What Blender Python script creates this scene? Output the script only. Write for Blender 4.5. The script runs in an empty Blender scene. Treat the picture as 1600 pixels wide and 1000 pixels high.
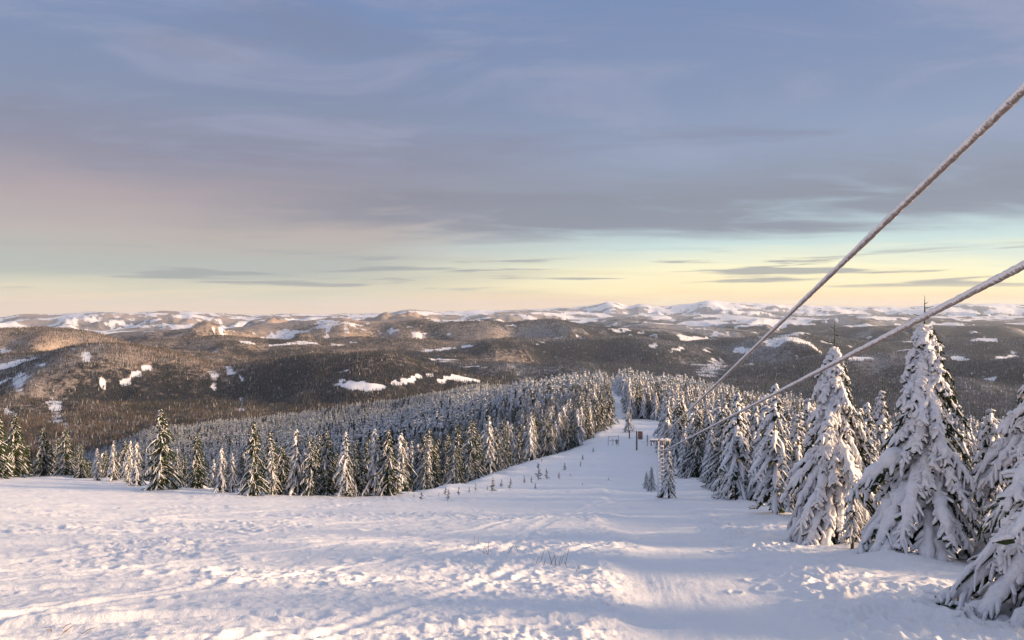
import bpy, math, random
import numpy as np

random.seed(7)
rng = np.random.default_rng(11)
sc = bpy.context.scene
col = sc.collection
R = math.radians

# ------------------------------------------------------------------ camera, sky, sun, exposure
# eye level is row 480 of 1000 in the photograph, focal length 1186 px of 1600
F = 1186.0
cam_d = bpy.data.cameras.new("camera")
cam = bpy.data.objects.new("camera", cam_d)
col.objects.link(cam)
cam_d.sensor_width = 36.0
cam_d.lens = 36.0 * F / 1600.0
cam_d.clip_start = 0.1
cam_d.clip_end = 120000.0
cam.location = (0, 0, 0)
cam.rotation_euler = (R(90) - math.atan(20 / F), 0, 0)
sc.camera = cam

SUN_AZ = 97.0         # degrees clockwise from the view direction (+Y): low sun on the right
SUN_EL = 10.5


def lin(c):
    o = []
    for v in c:
        v = v / 255.0
        o.append(v / 12.92 if v <= 0.04045 else ((v + 0.055) / 1.055) ** 2.4)
    return (o[0], o[1], o[2], 1.0)


class NT:
    """small helper for node trees"""
    def __init__(self, tree):
        self.t = tree
        tree.nodes.clear()

    def n(self, kind, **kw):
        nd = self.t.nodes.new(kind)
        for k, v in kw.items():
            if k == 'inp':
                for kk, vv in v.items():
                    nd.inputs[kk].default_value = vv
            else:
                setattr(nd, k, v)
        return nd

    def l(self, a, b):
        self.t.links.new(a, b)

    def math(self, op, a, b=None, clamp=False):
        nd = self.n('ShaderNodeMath', operation=op, use_clamp=clamp)
        for i, v in enumerate((a, b)):
            if v is None:
                continue
            if isinstance(v, (int, float)):
                nd.inputs[i].default_value = v
            else:
                self.l(v, nd.inputs[i])
        return nd.outputs[0]

    def mapr(self, v, a, b, c=0.0, d=1.0, smooth=True):
        nd = self.n('ShaderNodeMapRange')
        nd.interpolation_type = 'SMOOTHSTEP' if smooth else 'LINEAR'
        self.l(v, nd.inputs[0])
        for i, x in enumerate((a, b, c, d)):
            nd.inputs[i + 1].default_value = x
        return nd.outputs[0]

    def mix(self, f, a, b):
        nd = self.n('ShaderNodeMix', data_type='RGBA')
        for s, v in ((nd.inputs['Factor'], f), (nd.inputs[6], a), (nd.inputs[7], b)):
            if isinstance(v, (int, float, tuple)):
                s.default_value = v
            else:
                self.l(v, s)
        return nd.outputs[2]

    def noise(self, vec, scale, detail=4.0, rough=0.55, dist=0.0):
        nd = self.n('ShaderNodeTexNoise')
        nd.inputs['Scale'].default_value = scale
        nd.inputs['Detail'].default_value = detail
        nd.inputs['Roughness'].default_value = rough
        nd.inputs['Distortion'].default_value = dist
        if vec is not None:
            self.l(vec, nd.inputs['Vector'])
        return nd.outputs[0]

    def ramp(self, v, stops):
        nd = self.n('ShaderNodeValToRGB')
        el = nd.color_ramp.elements
        el[0].position, el[0].color = stops[0]
        el[1].position, el[1].color = stops[-1]
        for p, c in stops[1:-1]:
            e = el.new(p)
            e.color = c
        self.l(v, nd.inputs[0])
        return nd.outputs[0]


world = bpy.data.worlds.new("World")
sc.world = world
world.use_nodes = True
w = NT(world.node_tree)
tc = w.n('ShaderNodeTexCoord')
D_ = tc.outputs['Generated']
sep = w.n('ShaderNodeSeparateXYZ')
w.l(D_, sep.inputs[0])
dx, dy, dz = sep.outputs
el = w.math('MULTIPLY', w.math('ARCSINE', dz), 180 / math.pi)       # elevation in degrees
az = w.math('MULTIPLY', w.math('ARCTAN2', dx, dy), 180 / math.pi)    # azimuth from the view direction
# cloud sheet coordinates: a high plane seen in perspective
den = w.math('ADD', w.math('MAXIMUM', dz, 0.0), 0.09)
cmb = w.n('ShaderNodeCombineXYZ')
w.l(w.math('MULTIPLY', w.math('DIVIDE', dx, den), 0.55), cmb.inputs[0])
w.l(w.math('DIVIDE', dy, den), cmb.inputs[1])
P = cmb.outputs[0]
# angular coordinates for thin streaks low over the horizon
cm2 = w.n('ShaderNodeCombineXYZ')
w.l(w.math('MULTIPLY', az, 0.055), cm2.inputs[0])
w.l(w.math('ADD', w.math('MULTIPLY', el, 1.0), w.math('MULTIPLY', az, -0.012)), cm2.inputs[1])
Q = cm2.outputs[0]
big = w.noise(P, 0.55, 5, 0.55, 0.6)
wisp = w.noise(P, 1.7, 6, 0.6, 1.0)
elw = w.math('ADD', el, w.math('MULTIPLY', w.math('SUBTRACT', big, 0.5), 7.0))
elw = w.math('ADD', elw, w.math('MULTIPLY', w.math('SUBTRACT', wisp, 0.5), 2.0))
eln = w.mapr(el, 0, 90, 0, 1, False)
elv = w.mapr(w.math('ADD', w.math('MULTIPLY', el, 0.55), w.math('MULTIPLY', elw, 0.45)), 0, 90, 0, 1, False)
clear = w.ramp(elv, [(0.0, lin((240, 206, 170))), (1.2 / 90, lin((248, 228, 182))), (2.8 / 90, lin((240, 232, 196))),
                     (4.3 / 90, lin((192, 210, 208))), (6.3 / 90, lin((158, 174, 186))), (10 / 90, lin((140, 152, 176))),
                     (15 / 90, lin((126, 139, 168))), (22 / 90, lin((113, 131, 168))), (45 / 90, lin((150, 163, 192))),
                     (1.0, lin((200, 204, 215)))])
bank = w.ramp(elv, [(0.0, lin((230, 202, 174))), (1.0 / 90, lin((206, 198, 178))), (2.6 / 90, lin((164, 168, 166))),
                    (5.0 / 90, lin((172, 160, 156))), (7.5 / 90, lin((162, 146, 149))), (10.5 / 90, lin((132, 128, 144))),
                    (14 / 90, lin((124, 132, 156))), (22 / 90, lin((111, 131, 170))), (45 / 90, lin((150, 162, 190))),
                    (1.0, lin((200, 203, 214)))])
left = w.mapr(w.math('ADD', az, w.math('MULTIPLY', w.math('SUBTRACT', big, 0.5), 34)), 13, -15)
base = w.mix(left, clear, bank)
# long grey deck across the middle of the sky
deck = w.math('MULTIPLY', w.mapr(elw, 4.6, 6.6), w.mapr(elw, 12.5, 7.2))
deck = w.math('MULTIPLY', deck, w.mapr(az, -28, -8))
deck = w.math('MULTIPLY', deck, w.mapr(wisp, 0.15, 0.5))
base = w.mix(w.math('MULTIPLY', deck, 0.85), base, lin((126, 126, 140)))
# pale veils high up
veil = w.math('MULTIPLY', w.mapr(wisp, 0.44, 0.70), w.mapr(el, 8, 13))
base = w.mix(w.math('MULTIPLY', veil, 0.6), base, lin((152, 154, 176)))
band = w.noise(P, 0.9, 6, 0.6, 0.4)
dk = w.math('MULTIPLY', w.mapr(band, 0.50, 0.72), w.mapr(el, 6, 10))
base = w.mix(w.math('MULTIPLY', dk, 0.8), base, lin((122, 120, 138)))
# thin dark streaks in the yellow band
st = w.noise(Q, 1.35, 5, 0.5, 0.3)
streak = w.math('MULTIPLY', w.mapr(st, 0.525, 0.61), w.math('MULTIPLY', w.mapr(el, 0.9, 1.7), w.mapr(el, 4.6, 3.2)))
base = w.mix(w.math('MULTIPLY', streak, 0.85), base, lin((146, 148, 154)))
sky = w.n('ShaderNodeTexSky', sky_type='NISHITA')
sky.sun_disc = False
sky.sun_elevation = R(SUN_EL)
sky.sun_rotation = R(SUN_AZ)
sky.altitude = 1300
sky.dust_density = 1.0
skm = w.n('ShaderNodeVectorMath', operation='SCALE')
w.l(sky.outputs[0], skm.inputs[0])
skm.inputs['Scale'].default_value = 0.10
fin = w.mix(0.86, skm.outputs[0], base)
bg = w.n('ShaderNodeBackground')
w.l(fin, bg.inputs[0])
bg.inputs[1].default_value = 0.60
out = w.n('ShaderNodeOutputWorld')
w.l(bg.outputs[0], out.inputs[0])

sun_d = bpy.data.lights.new("sun", 'SUN')
sun_d.energy = 5.0
sun_d.angle = R(15.0)
sun_d.color = (1.0, 0.67, 0.39)
sun = bpy.data.objects.new("sun", sun_d)
col.objects.link(sun)
from mathutils import Vector
sv = Vector((math.sin(R(SUN_AZ)) * math.cos(R(SUN_EL)), math.cos(R(SUN_AZ)) * math.cos(R(SUN_EL)), math.sin(R(SUN_EL))))
sun.rotation_euler = sv.to_track_quat('Z', 'Y').to_euler()
sun.location = (60, -8, 30)

sc.view_settings.view_transform = 'Standard'
sc.view_settings.look = 'None'
sc.view_settings.gamma = 1.0
sc.view_settings.use_curve_mapping = False
sc.view_settings.exposure = 1.08
cy = sc.cycles
cy.use_denoising = True
cy.max_bounces = 6
cy.diffuse_bounces = 3
cy.glossy_bounces = 2
cy.transmission_bounces = 2
cy.volume_bounces = 1
cy.transparent_max_bounces = 8
cy.sample_clamp_indirect = 6.0
cy.use_adaptive_sampling = True
cy.adaptive_threshold = 0.01

# ------------------------------------------------------------------ numeric helpers
_perm = rng.random((512, 512)).astype(np.float32)


def vnoise(x, y):
    xi = np.floor(x); yi = np.floor(y)
    fx = (x - xi); fy = (y - yi)
    fx = fx * fx * fx * (fx * (fx * 6 - 15) + 10)
    fy = fy * fy * fy * (fy * (fy * 6 - 15) + 10)
    a = xi.astype(np.int64) & 511; b = yi.astype(np.int64) & 511
    a1 = (a + 1) & 511; b1 = (b + 1) & 511
    return (_perm[a, b] * (1 - fx) + _perm[a1, b] * fx) * (1 - fy) + (_perm[a, b1] * (1 - fx) + _perm[a1, b1] * fx) * fy


def fbm(x, y, oct=5, gain=0.5, lac=2.03):
    s = np.zeros_like(x); a = 1.0; t = 0.0
    for i in range(oct):
        s += a * (vnoise(x + 17.3 * i, y - 9.1 * i) * 2 - 1); t += a
        c, q = math.cos(0.6), math.sin(0.6)
        x, y = (x * c - y * q) * lac, (x * q + y * c) * lac
        a *= gain
    return s / t


def ridged(x, y, oct=5, gain=0.5, lac=2.05):
    s = np.zeros_like(x); a = 1.0; t = 0.0
    for i in range(oct):
        s += a * (1 - np.abs(vnoise(x + 31.7 * i, y + 5.3 * i) * 2 - 1)); t += a
        c, q = math.cos(0.7), math.sin(0.7)
        x, y = (x * c - y * q) * lac, (x * q + y * c) * lac
        a *= gain
    return s / t * 2 - 1


def sstep(v, a, b):
    t = np.clip((v - a) / (b - a), 0, 1)
    return t * t * (3 - 2 * t)


def poly_sd(x, y, pts):
    """signed distance to an open polyline, positive on its left side"""
    best = np.full(x.shape, 1e18); sgn = np.ones(x.shape)
    for (ax, ay), (bx, by) in zip(pts[:-1], pts[1:]):
        ex, ey = bx - ax, by - ay
        t = np.clip(((x - ax) * ex + (y - ay) * ey) / (ex * ex + ey * ey), 0, 1)
        px, py = x - ax - t * ex, y - ay - t * ey
        d = px * px + py * py
        m = d < best
        best = np.where(m, d, best)
        sgn = np.where(m, np.sign(ex * (y - ay) - ey * (x - ax) + 1e-9), sgn)
    return np.sqrt(best) * sgn


# ------------------------------------------------------------------ the lie of the land (eye level = 0)
AX_D = [-400, -60, 0, 11, 22, 40, 60, 96, 152, 190, 260, 400]
AX_E = [40, 6.0, -3.0, -5.05, -7.25, -10.9, -14.9, -21.2, -28.3, -31.2, -38, -52]
LEFT = [(-400, 130), (-96, 84), (-48, 75), (-30, 67), (-20, 61), (-9.3, 63), (-6.0, 78), (0, 112), (11, 158), (23, 200), (30, 232), (37, 280), (46, 350), (74, 600), (112, 900)]
RIGHT = [(9.5, -40), (9.0, 8), (9.6, 16), (10.2, 24), (12.6, 39), (15.5, 58), (23, 108), (30, 150), (34, 176), (56, 190), (58, 236), (37, 243), (42, 282), (51, 350), (80, 600), (120, 900)]
PATH = [(-4, -30), (1, 0), (3.5, 11), (6.1, 28), (9.5, 60), (13.7, 88), (21, 150), (28, 200), (39.5, 280), (48.5, 350), (58, 450), (77, 600)]
TPX = [0, 140, 250, 420, 600, 750, 850, 950, 1050, 1200, 1400, 1600]
TD = [190, 350, 600, 900, 1200, 1600, 2100, 2700]
TY = [[900, 850, 800, 770, 745, 718, 694, 680],
      [880, 830, 780, 745, 722, 707, 706, 700],
      [855, 795, 735, 692, 668, 664, 676, 690],
      [830, 758, 706, 676, 656, 643, 640, 658],
      [795, 718, 674, 650, 633, 620, 616, 640],
      [740, 676, 640, 617, 604, 600, 612, 628],
      [700, 648, 620, 607, 603, 610, 622, 634],
      [676, 626, 608, 604, 612, 632, 650, 645],
      [674, 636, 620, 622, 638, 656, 660, 652],
      [690, 658, 650, 664, 682, 682, 672, 656],
      [712, 690, 694, 704, 712, 702, 687, 662],
      [724, 710, 720, 724, 722, 707, 692, 667]]
TE = np.array(TY, float)
TE[2:7, 3:7] += 12
TE[7, 2:5] += 7
TE[3:7, 7] += 8
TE = -(TE - 480) / F * np.array(TD)[None, :]
LAYERS = [
    (2750, .32, [(-500, 600), (0, 612), (120, 621), (230, 643), (330, 655), (450, 690), (600, 760)]),
    (3450, .32, [(250, 625), (300, 592), (350, 567), (420, 553), (490, 546), (595, 546), (690, 568), (780, 588), (900, 620)]),
    (3600, .28, [(-500, 545), (0, 546), (150, 541), (250, 551), (350, 566), (420, 590), (500, 625), (600, 700)]),
    (5200, .20, [(-500, 505), (0, 512), (60, 512), (130, 519), (220, 532), (300, 545), (400, 560), (520, 590)]),
    (6200, .15, [(80, 560), (150, 542), (230, 530), (290, 525), (340, 524), (400, 530), (480, 536), (560, 535), (640, 540), (720, 550), (850, 580)]),
    (4600, .15, [(540, 600), (620, 574), (720, 565), (800, 562), (900, 567), (1000, 590), (1100, 620)]),
    (6800, .17, [(440, 545), (560, 523), (700, 530), (850, 526), (960, 524), (1030, 529), (1100, 538), (1170, 550), (1230, 577), (1300, 600)]),
    (9000, .15, [(120, 530), (200, 517), (250, 513), (330, 513), (370, 509), (430, 502), (500, 497), (535, 494), (570, 500), (620, 499),
                 (650, 496), (700, 499), (780, 500), (830, 497), (900, 503), (960, 508), (1040, 513), (1100, 522), (1180, 530), (1300, 545), (1500, 560)]),
    (3500, .26, [(1080, 690), (1200, 640), (1300, 606), (1400, 594), (1500, 588), (1600, 596), (2000, 600)]),
    (5000, .20, [(1020, 620), (1100, 590), (1200, 562), (1300, 547), (1400, 551), (1500, 560), (1600, 555), (2000, 550)]),
    (7400, .16, [(980, 545), (1100, 530), (1200, 522), (1240, 517), (1300, 525), (1400, 531), (1500, 528), (1600, 523), (2000, 520)]),
    (11500, .12, [(880, 520), (950, 512), (1010, 503), (1060, 506), (1120, 511), (1250, 519), (1350, 508), (1420, 505), (1500, 509), (1570, 505), (1700, 508), (2000, 506)]),
    (17000, .09, [(700, 505), (900, 497), (980, 492), (1050, 496), (1150, 492), (1250, 494), (1340, 489), (1400, 492), (1480, 496), (1600, 497), (2000, 494)]),
    (22500, .08, [(-500, 489), (0, 495), (30, 491), (80, 490), (120, 488), (160, 486), (200, 488), (250, 485), (290, 485), (330, 488), (400, 491),
                  (450, 490), (520, 490), (600, 489), (640, 484), (700, 487), (770, 486), (830, 484), (900, 487), (1000, 490), (1200, 492), (2000, 494)]),
    (31000, .12, [(500, 491), (700, 486), (800, 483), (870, 480), (930, 476), (955, 471), (985, 477), (1000, 473), (1040, 477), (1080, 474), (1110, 470),
                  (1150, 473), (1200, 474), (1240, 477), (1300, 478), (1400, 479), (1480, 475), (1550, 474), (1600, 476), (2000, 476)]),
]


def smooth_interp(x, xs, ys):
    """monotone cubic (pchip-like) interpolation"""
    xs = np.array(xs, float); ys = np.array(ys, float)
    h = np.diff(xs); d = np.diff(ys) / h
    m = np.zeros_like(ys)
    m[0], m[-1] = d[0], d[-1]
    for i in range(1, len(xs) - 1):
        if d[i - 1] * d[i] > 0:
            w1, w2 = 2 * h[i] + h[i - 1], h[i] + 2 * h[i - 1]
            m[i] = (w1 + w2) / (w1 / d[i - 1] + w2 / d[i])
    x = np.clip(x, xs[0], xs[-1])
    i = np.clip(np.searchsorted(xs, x) - 1, 0, len(xs) - 2)
    t = (x - xs[i]) / h[i]
    return ((2 * t ** 3 - 3 * t ** 2 + 1) * ys[i] + (t ** 3 - 2 * t ** 2 + t) * h[i] * m[i]
            + (-2 * t ** 3 + 3 * t ** 2) * ys[i + 1] + (t ** 3 - t ** 2) * h[i] * m[i + 1])


def table(D, px):
    rows = np.stack([smooth_interp(np.log(np.clip(D, 60, 2700)), np.log(TD), r) for r in TE])   # columns x points
    px = np.clip(px, TPX[0], TPX[-1])
    j = np.clip(np.searchsorted(TPX, px) - 1, 0, len(TPX) - 2)
    xs = np.array(TPX, float)
    t = (px - xs[j]) / (xs[j + 1] - xs[j])
    t = t * t * (3 - 2 * t) * 0.5 + t * 0.5
    n = np.arange(D.size)
    return rows[j, n] * (1 - t) + rows[j + 1, n] * t


def height(x, y, detail=True):
    """ground height relative to eye level for flat arrays x, y"""
    r = np.hypot(x, y)
    D = np.maximum(y, 0.55 * r) + 1e-3
    px = 800 + F * np.clip(x / D, -1.2, 1.2)
    # --- near: the piste on its crest
    e = smooth_interp(np.clip(y, -400, 400), AX_D, AX_E)
    sl = poly_sd(x, y, LEFT)
    e = e - 0.30 * (np.sqrt(np.maximum(sl + 3, 0) ** 2 + 16) - 4)
    e = e + 0.035 * np.clip(-x - 12, 0, 60)
    srr = -poly_sd(x, y, RIGHT)
    e = e - 0.10 * np.clip(srr - 6, 0, 80)
    wt = sstep(r, 130, 215) * sstep(y, -40, 60)
    far_m = r > 120
    tb = np.zeros_like(e)
    if far_m.any():
        tb[far_m] = table(D[far_m], px[far_m])
    near = e * (1 - wt) + tb * wt
    behind = 1 - sstep(y / np.maximum(r, 1), -0.2, 0.4)
    near = np.where(r > 400, near * (1 - behind) + behind * np.maximum(20 - 0.12 * (r - 400), -420), near)
    # --- valleys and hills
    hz = near.copy()
    m = r > 1500
    if m.any():
        xm, ym, Dm, pm, rm = x[m], y[m], D[m], px[m], r[m]
        floor = np.interp(Dm, [0, 1500, 2500, 4000, 8000, 14000, 40000], [-340, -330, -350, -420, -470, -520, -560])
        tabn = near[m]
        rid = np.where(Dm < 2700, tabn, tabn - 0.3 * (Dm - 2700))
        wx = fbm(xm / 1300, ym / 1300, 3) * 260; wy = fbm(xm / 1300 + 50, ym / 1300 - 20, 3) * 260
        n1 = fbm((xm + wx) / 620, (ym + wy) / 1300, 5, 0.40) * 1.1 - .35 * np.abs(fbm((xm + wx) / 900 + 3, (ym + wy) / 1800, 3, .4))
        n2 = ridged((xm + wx * 2) / 1900 + 7, (ym + wy * 2) / 3400, 7, 0.50)
        hs = [rid, floor]
        cr = []
        for Dc, sl_, pts in LAYERS:
            xs = [p[0] for p in pts]; ys = [p[1] for p in pts]
            yy = smooth_interp(pm, xs, ys)
            ctop = -(yy - 480) / F * Dc
            edge = np.maximum(xs[0] - pm, 0) + np.maximum(pm - xs[-1], 0)
            wob = fbm(xm / (Dc * .18) + Dc, np.zeros_like(xm) + Dc * .37, 3) * Dc * 0.045
            wd = 0.05 * Dc
            dd = Dm - Dc - wob
            ctop = ctop * (Dc + wob) / Dc
            off = np.sqrt(dd * dd + wd * wd) - wd
            amp = np.interp(Dc, [2500, 5000, 9000, 20000, 31000], [290, 430, 520, 380, 480])
            nn = n1 if Dc < 12000 else (n1 * .35 + n2 * .65)
            k = sstep(off, 0, .15 * Dc)
            hh = ctop - sl_ * off + amp * (nn * (np.interp(Dc, [3000, 9000, 20000, 31000], [.10, .05, .12, .20]) + .85 * k) - .22 * k) - edge * Dc / F * 0.35
            hs.append(hh)
        H = np.stack(hs)
        kk = 9.0 + 0.002 * Dm
        mx = H.max(0)
        sm = mx + kk * np.log(np.exp((H - mx) / kk).sum(0)) - kk * 0.5
        bw = sstep(rm, 1500, 2100)
        v = tabn * (1 - bw) + sm * bw
        v = v * sstep(ym / rm, -0.1, 0.35) + (-420) * (1 - sstep(ym / rm, -0.1, 0.35))
        v += fbm(xm / 260, ym / 260, 4) * np.clip(rm / 400, 4, 14)
        hz[m] = v
    mid = sstep(r, 90, 400)
    hz += mid * fbm(x / 70, y / 70, 4) * 2.2
    if detail:
        hz = hz + snow_relief(x, y, r, sl, srr)
    return hz


_tracks = []
for (x0, y0, x1, y1, bend, wdt, dep) in [
        (-9, 13.0, 9.0, 34, 1.2, .11, .05), (-9.3, 13.2, 8.6, 34.3, 1.2, .10, .05), (-12, 16, 7, 46, -1.0, .13, .05),
        (-14, 21, 3, 30, .8, .14, .06), (-18, 26, 6, 40, 1.4, .14, .06), (-4, 9.5, 5.8, 30, .5, .13, .05), (-16, 18, -2, 19.5, .6, .16, .07),
        (-22, 31, 4, 36, 1.8, .16, .06), (-20, 24.5, -3, 25.5, -.8, .18, .08), (-13, 14.8, -1, 17.8, .5, .17, .07), (-24, 38, 9, 58, 2, .2, .06),
        (-26, 44, 5, 50, 1.6, .2, .07), (-6, 11, 2.8, 13.2, .25, .14, .07), (-12, 12.2, -3.4, 13.3, .3, .16, .08), (-1, 16, 7.0, 50, 1.3, .11, .03),
        (-2, 22, 9.0, 70, -1.4, .12, .03), (-30, 52, 8, 70, 2, .22, .06), (-17, 34, 8, 88, -1.5, .2, .05)]:
    t_ = np.linspace(0, 1, 14)
    nx, ny = -(y1 - y0), (x1 - x0)
    ln = math.hypot(nx, ny)
    b_ = bend * np.sin(np.pi * t_) + 0.22 * np.sin(t_ * 9 + x0)
    _tracks.append((list(zip(x0 + (x1 - x0) * t_ + nx / ln * b_, y0 + (y1 - y0) * t_ + ny / ln * b_)), wdt, dep))
_dents = []
for i in range(170):       # boot prints along the right side of the packed track
    t_ = rng.random()
    yy = 11 + 26 * t_ ** 1.3
    _dents.append((np.interp(yy, [11, 28, 60], [5.9, 8.2, 11.5]) + rng.normal(0, .75), yy, rng.uniform(.10, .19), rng.uniform(.05, .12)))
for i in range(60):
    yy = rng.uniform(9, 40)
    _dents.append((rng.uniform(-.62, .05) * yy, yy, rng.uniform(.12, .32), rng.uniform(.04, .12)))


def snow_relief(x, y, r, sl, srr):
    o = np.zeros_like(x)
    m = (r < 420) & (r > 0.5)
    if not m.any():
        return o
    X, Y, RR = x[m], y[m], r[m]
    pc = np.interp(Y, [p[1] for p in PATH], [p[0] for p in PATH])
    pw = np.interp(Y, [0, 11, 28, 60, 150, 300], [2.4, 2.1, 1.9, 2.2, 4, 4])
    du = np.abs(X - pc + 1.1 * fbm(X / 5, Y / 5, 3)) / pw
    path = 1 - sstep(du, 0.55, 1.35)
    rough = 1 - 0.9 * path
    # broad drifts, lumps, crumbs
    h = 0.16 * fbm(X / 9, Y / 7, 3) + 0.07 * fbm(X / 2.6 + 9, Y / 2.0, 3)
    patch = 0.30 + 0.70 * sstep(fbm(X / 5.5 + 3, Y / 3.5, 4), -.15, .45)
    fade = 1 / (1 + (RR / 70) ** 2)
    patch = patch + .4 * np.exp(-((X - .2) / 2.4) ** 2) * (1 - sstep(Y, 13, 30))
    lump = fbm(X / .55, Y / .42, 5, .6)
    h += rough * patch * fade * 0.085 * np.where(lump > 0, lump * 1.5, lump * .8)
    chunk = vnoise(X / .23 + 5, Y / .19); chunk2 = vnoise(X / .11, Y / .095 + 8)
    h += rough * patch * fade * (0.065 * sstep(chunk, .62, .92) + 0.045 * sstep(chunk2, .52, .9))
    h += rough * fade * 0.028 * ridged(X / 1.1 + .35 * Y, Y / .75, 3)
    # sastrugi running obliquely across the open slope
    uu = X * .92 + Y * .38; vv = -X * .38 + Y * .92
    h += rough * fade * 0.075 * (ridged(uu / 4.2, vv / .8, 4) * sstep(fbm(X / 7, Y / 6 + 40, 2), -.1, .4))
    # packed track: lower, combed along its length, low berm on its edges
    h -= 0.15 * path
    h += path * fade * (0.007 * fbm((X - pc) / .08, Y / 1.6, 3) + 0.014 * fbm((X - pc) / .5, Y / 1.8, 3))
    h += 0.06 * np.exp(-((du - 1.2) / .3) ** 2) * (0.2 + 1.4 * lump)
    near = RR < 130
    if near.any():
        xn, yn = X[near], Y[near]
        add = np.zeros_like(xn)
        for pts, wd, dp in _tracks:
            d = np.abs(poly_sd(xn, yn, pts))
            ww = np.maximum(wd, RR[near] * .004)
            add += -dp * np.exp(-(d / ww) ** 2) + dp * .55 * np.exp(-((d - 2.1 * ww) / ww) ** 2)
        for cx, cyy, rad, dp in _dents:
            q = np.where(np.abs(xn - cx) + np.abs(yn - cyy) < 1.3)[0]
            d = np.hypot(xn[q] - cx, (yn[q] - cyy) * .75) / rad
            add[q] += -dp * np.exp(-d ** 2 * 1.4) + dp * .45 * np.exp(-((d - 1.45) / .4) ** 2)
        h[near] += add
    # drifted rims where the trees begin
    h += 0.35 * np.exp(-((sl[m] + 1.5) / 2.2) ** 2) * (0.4 + fbm(X / 3, Y / 3, 2)) + 0.25 * np.exp(-((srr[m] - .3) / 1.3) ** 2) * (0.4 + fbm(X / 2 + 4, Y / 2, 2))
    o[m] = h * sstep(RR, .5, 3) * (1 - sstep(RR, 250, 420))
    return o


def hgt(x, y):
    return float(height(np.array([float(x)]), np.array([float(y)]))[0])


_Ds = np.exp(np.linspace(math.log(5), math.log(420), 1500))


def pick(px, ypx):
    """ground point seen in a direction, by walking out over the land"""
    tx = (px - 800) / F; te = -(ypx - 480) / F
    h = height(_Ds * tx, _Ds, True)
    i = np.argmax(h > te * _Ds)
    D = _Ds[i]
    return D * tx, D, hgt(D * tx, D)


# ------------------------------------------------------------------ mesh helpers
def mesh_np(name, verts, faces, mats=(), smooth=True, mat_idx=None):
    """faces: (n,k) array with one k"""
    me = bpy.data.meshes.new(name)
    faces = np.asarray(faces, np.int32)
    n, k = faces.shape
    me.vertices.add(len(verts)); me.vertices.foreach_set('co', np.asarray(verts, np.float32).ravel())
    me.loops.add(n * k); me.loops.foreach_set('vertex_index', faces.ravel())
    me.polygons.add(n)
    me.polygons.foreach_set('loop_start', np.arange(0, n * k, k, dtype=np.int32))
    me.polygons.foreach_set('loop_total', np.full(n, k, np.int32))
    for m in mats:
        me.materials.append(m)
    if mat_idx is not None:
        me.polygons.foreach_set('material_index', np.asarray(mat_idx, np.int32))
    me.polygons.foreach_set('use_smooth', np.full(n, smooth, bool))
    me.update(calc_edges=True)
    return me


def link(name, data, parent=None, loc=None):
    o = bpy.data.objects.new(name, data)
    col.objects.link(o)
    if parent is not None:
        o.parent = parent
    if loc is not None:
        o.location = loc
    return o


def tag(o, label=None, cat=None, group=None, kind=None):
    if label: o['label'] = label
    if cat: o['category'] = cat
    if group: o['group'] = group
    if kind: o['kind'] = kind
    return o


class Soup:
    """collects quads in numpy chunks"""
    def __init__(self):
        self.v = []; self.f = []; self.n = 0

    def add(self, v, f):
        self.v.append(v.reshape(-1, 3)); self.f.append(f + self.n); self.n += v.reshape(-1, 3).shape[0]

    def tubes(self, path, rad, sides, jit=0.0, flat=1.0):
        """path (T,n,3), rad (T,n): T tubes at once; last ring should have a small radius"""
        T, n, _ = path.shape
        tan = np.gradient(path, axis=1)
        tan /= np.linalg.norm(tan, axis=2, keepdims=True) + 1e-9
        up = np.zeros_like(tan); up[..., 2] = 1
        bad = np.abs(tan[..., 2]) > 0.95
        up[bad] = (1, 0, 0)
        a = np.cross(tan, up); a /= np.linalg.norm(a, axis=2, keepdims=True) + 1e-9
        b = np.cross(a, tan)
        th = np.arange(sides) / sides * 2 * np.pi
        rr = rad[:, :, None] * (1 + jit * (rng.random((T, n, sides)) * 2 - 1))
        v = path[:, :, None, :] + rr[..., None] * (np.cos(th)[None, None, :, None] * a[:, :, None, :] + flat * np.sin(th)[None, None, :, None] * b[:, :, None, :])
        i = np.arange(n - 1)[:, None]; k = np.arange(sides)[None, :]; k1 = (k + 1) % sides
        q = np.stack([i * sides + k, i * sides + k1, (i + 1) * sides + k1, (i + 1) * sides + k], -1).reshape(-1, 4)
        f = (q[None] + (np.arange(T) * n * sides)[:, None, None]).reshape(-1, 4)
        self.add(v, f)

    def box(self, c, s, rz=0.0):
        c = np.array(c, float); hx, hy, hz = [q / 2 for q in s]
        v = np.array([(-hx, -hy, -hz), (hx, -hy, -hz), (hx, hy, -hz), (-hx, hy, -hz), (-hx, -hy, hz), (hx, -hy, hz), (hx, hy, hz), (-hx, hy, hz)])
        cs, sn = math.cos(rz), math.sin(rz)
        v = np.stack([v[:, 0] * cs - v[:, 1] * sn, v[:, 0] * sn + v[:, 1] * cs, v[:, 2]], 1) + c
        self.add(v, np.array([(0, 3, 2, 1), (4, 5, 6, 7), (0, 1, 5, 4), (1, 2, 6, 5), (2, 3, 7, 6), (3, 0, 4, 7)]))

    def mesh(self, name, mat, smooth=True):
        return mesh_np(name, np.concatenate(self.v), np.concatenate(self.f), [mat], smooth)


# ------------------------------------------------------------------ materials
def mat(name):
    m = bpy.data.materials.new(name)
    m.use_nodes = True
    t = NT(m.node_tree)
    o = t.n('ShaderNodeOutputMaterial')
    b = t.n('ShaderNodeBsdfPrincipled')
    t.l(b.outputs[0], o.inputs[0])
    return m, t, b


def bump(t, b, h, strength, dist):
    n = t.n('ShaderNodeBump')
    n.inputs['Strength'].default_value = strength
    n.inputs['Distance'].default_value = dist
    t.l(h, n.inputs['Height'])
    t.l(n.outputs[0], b.inputs['Normal'])


def pos(t):
    return t.n('ShaderNodeNewGeometry').outputs['Position']


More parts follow.
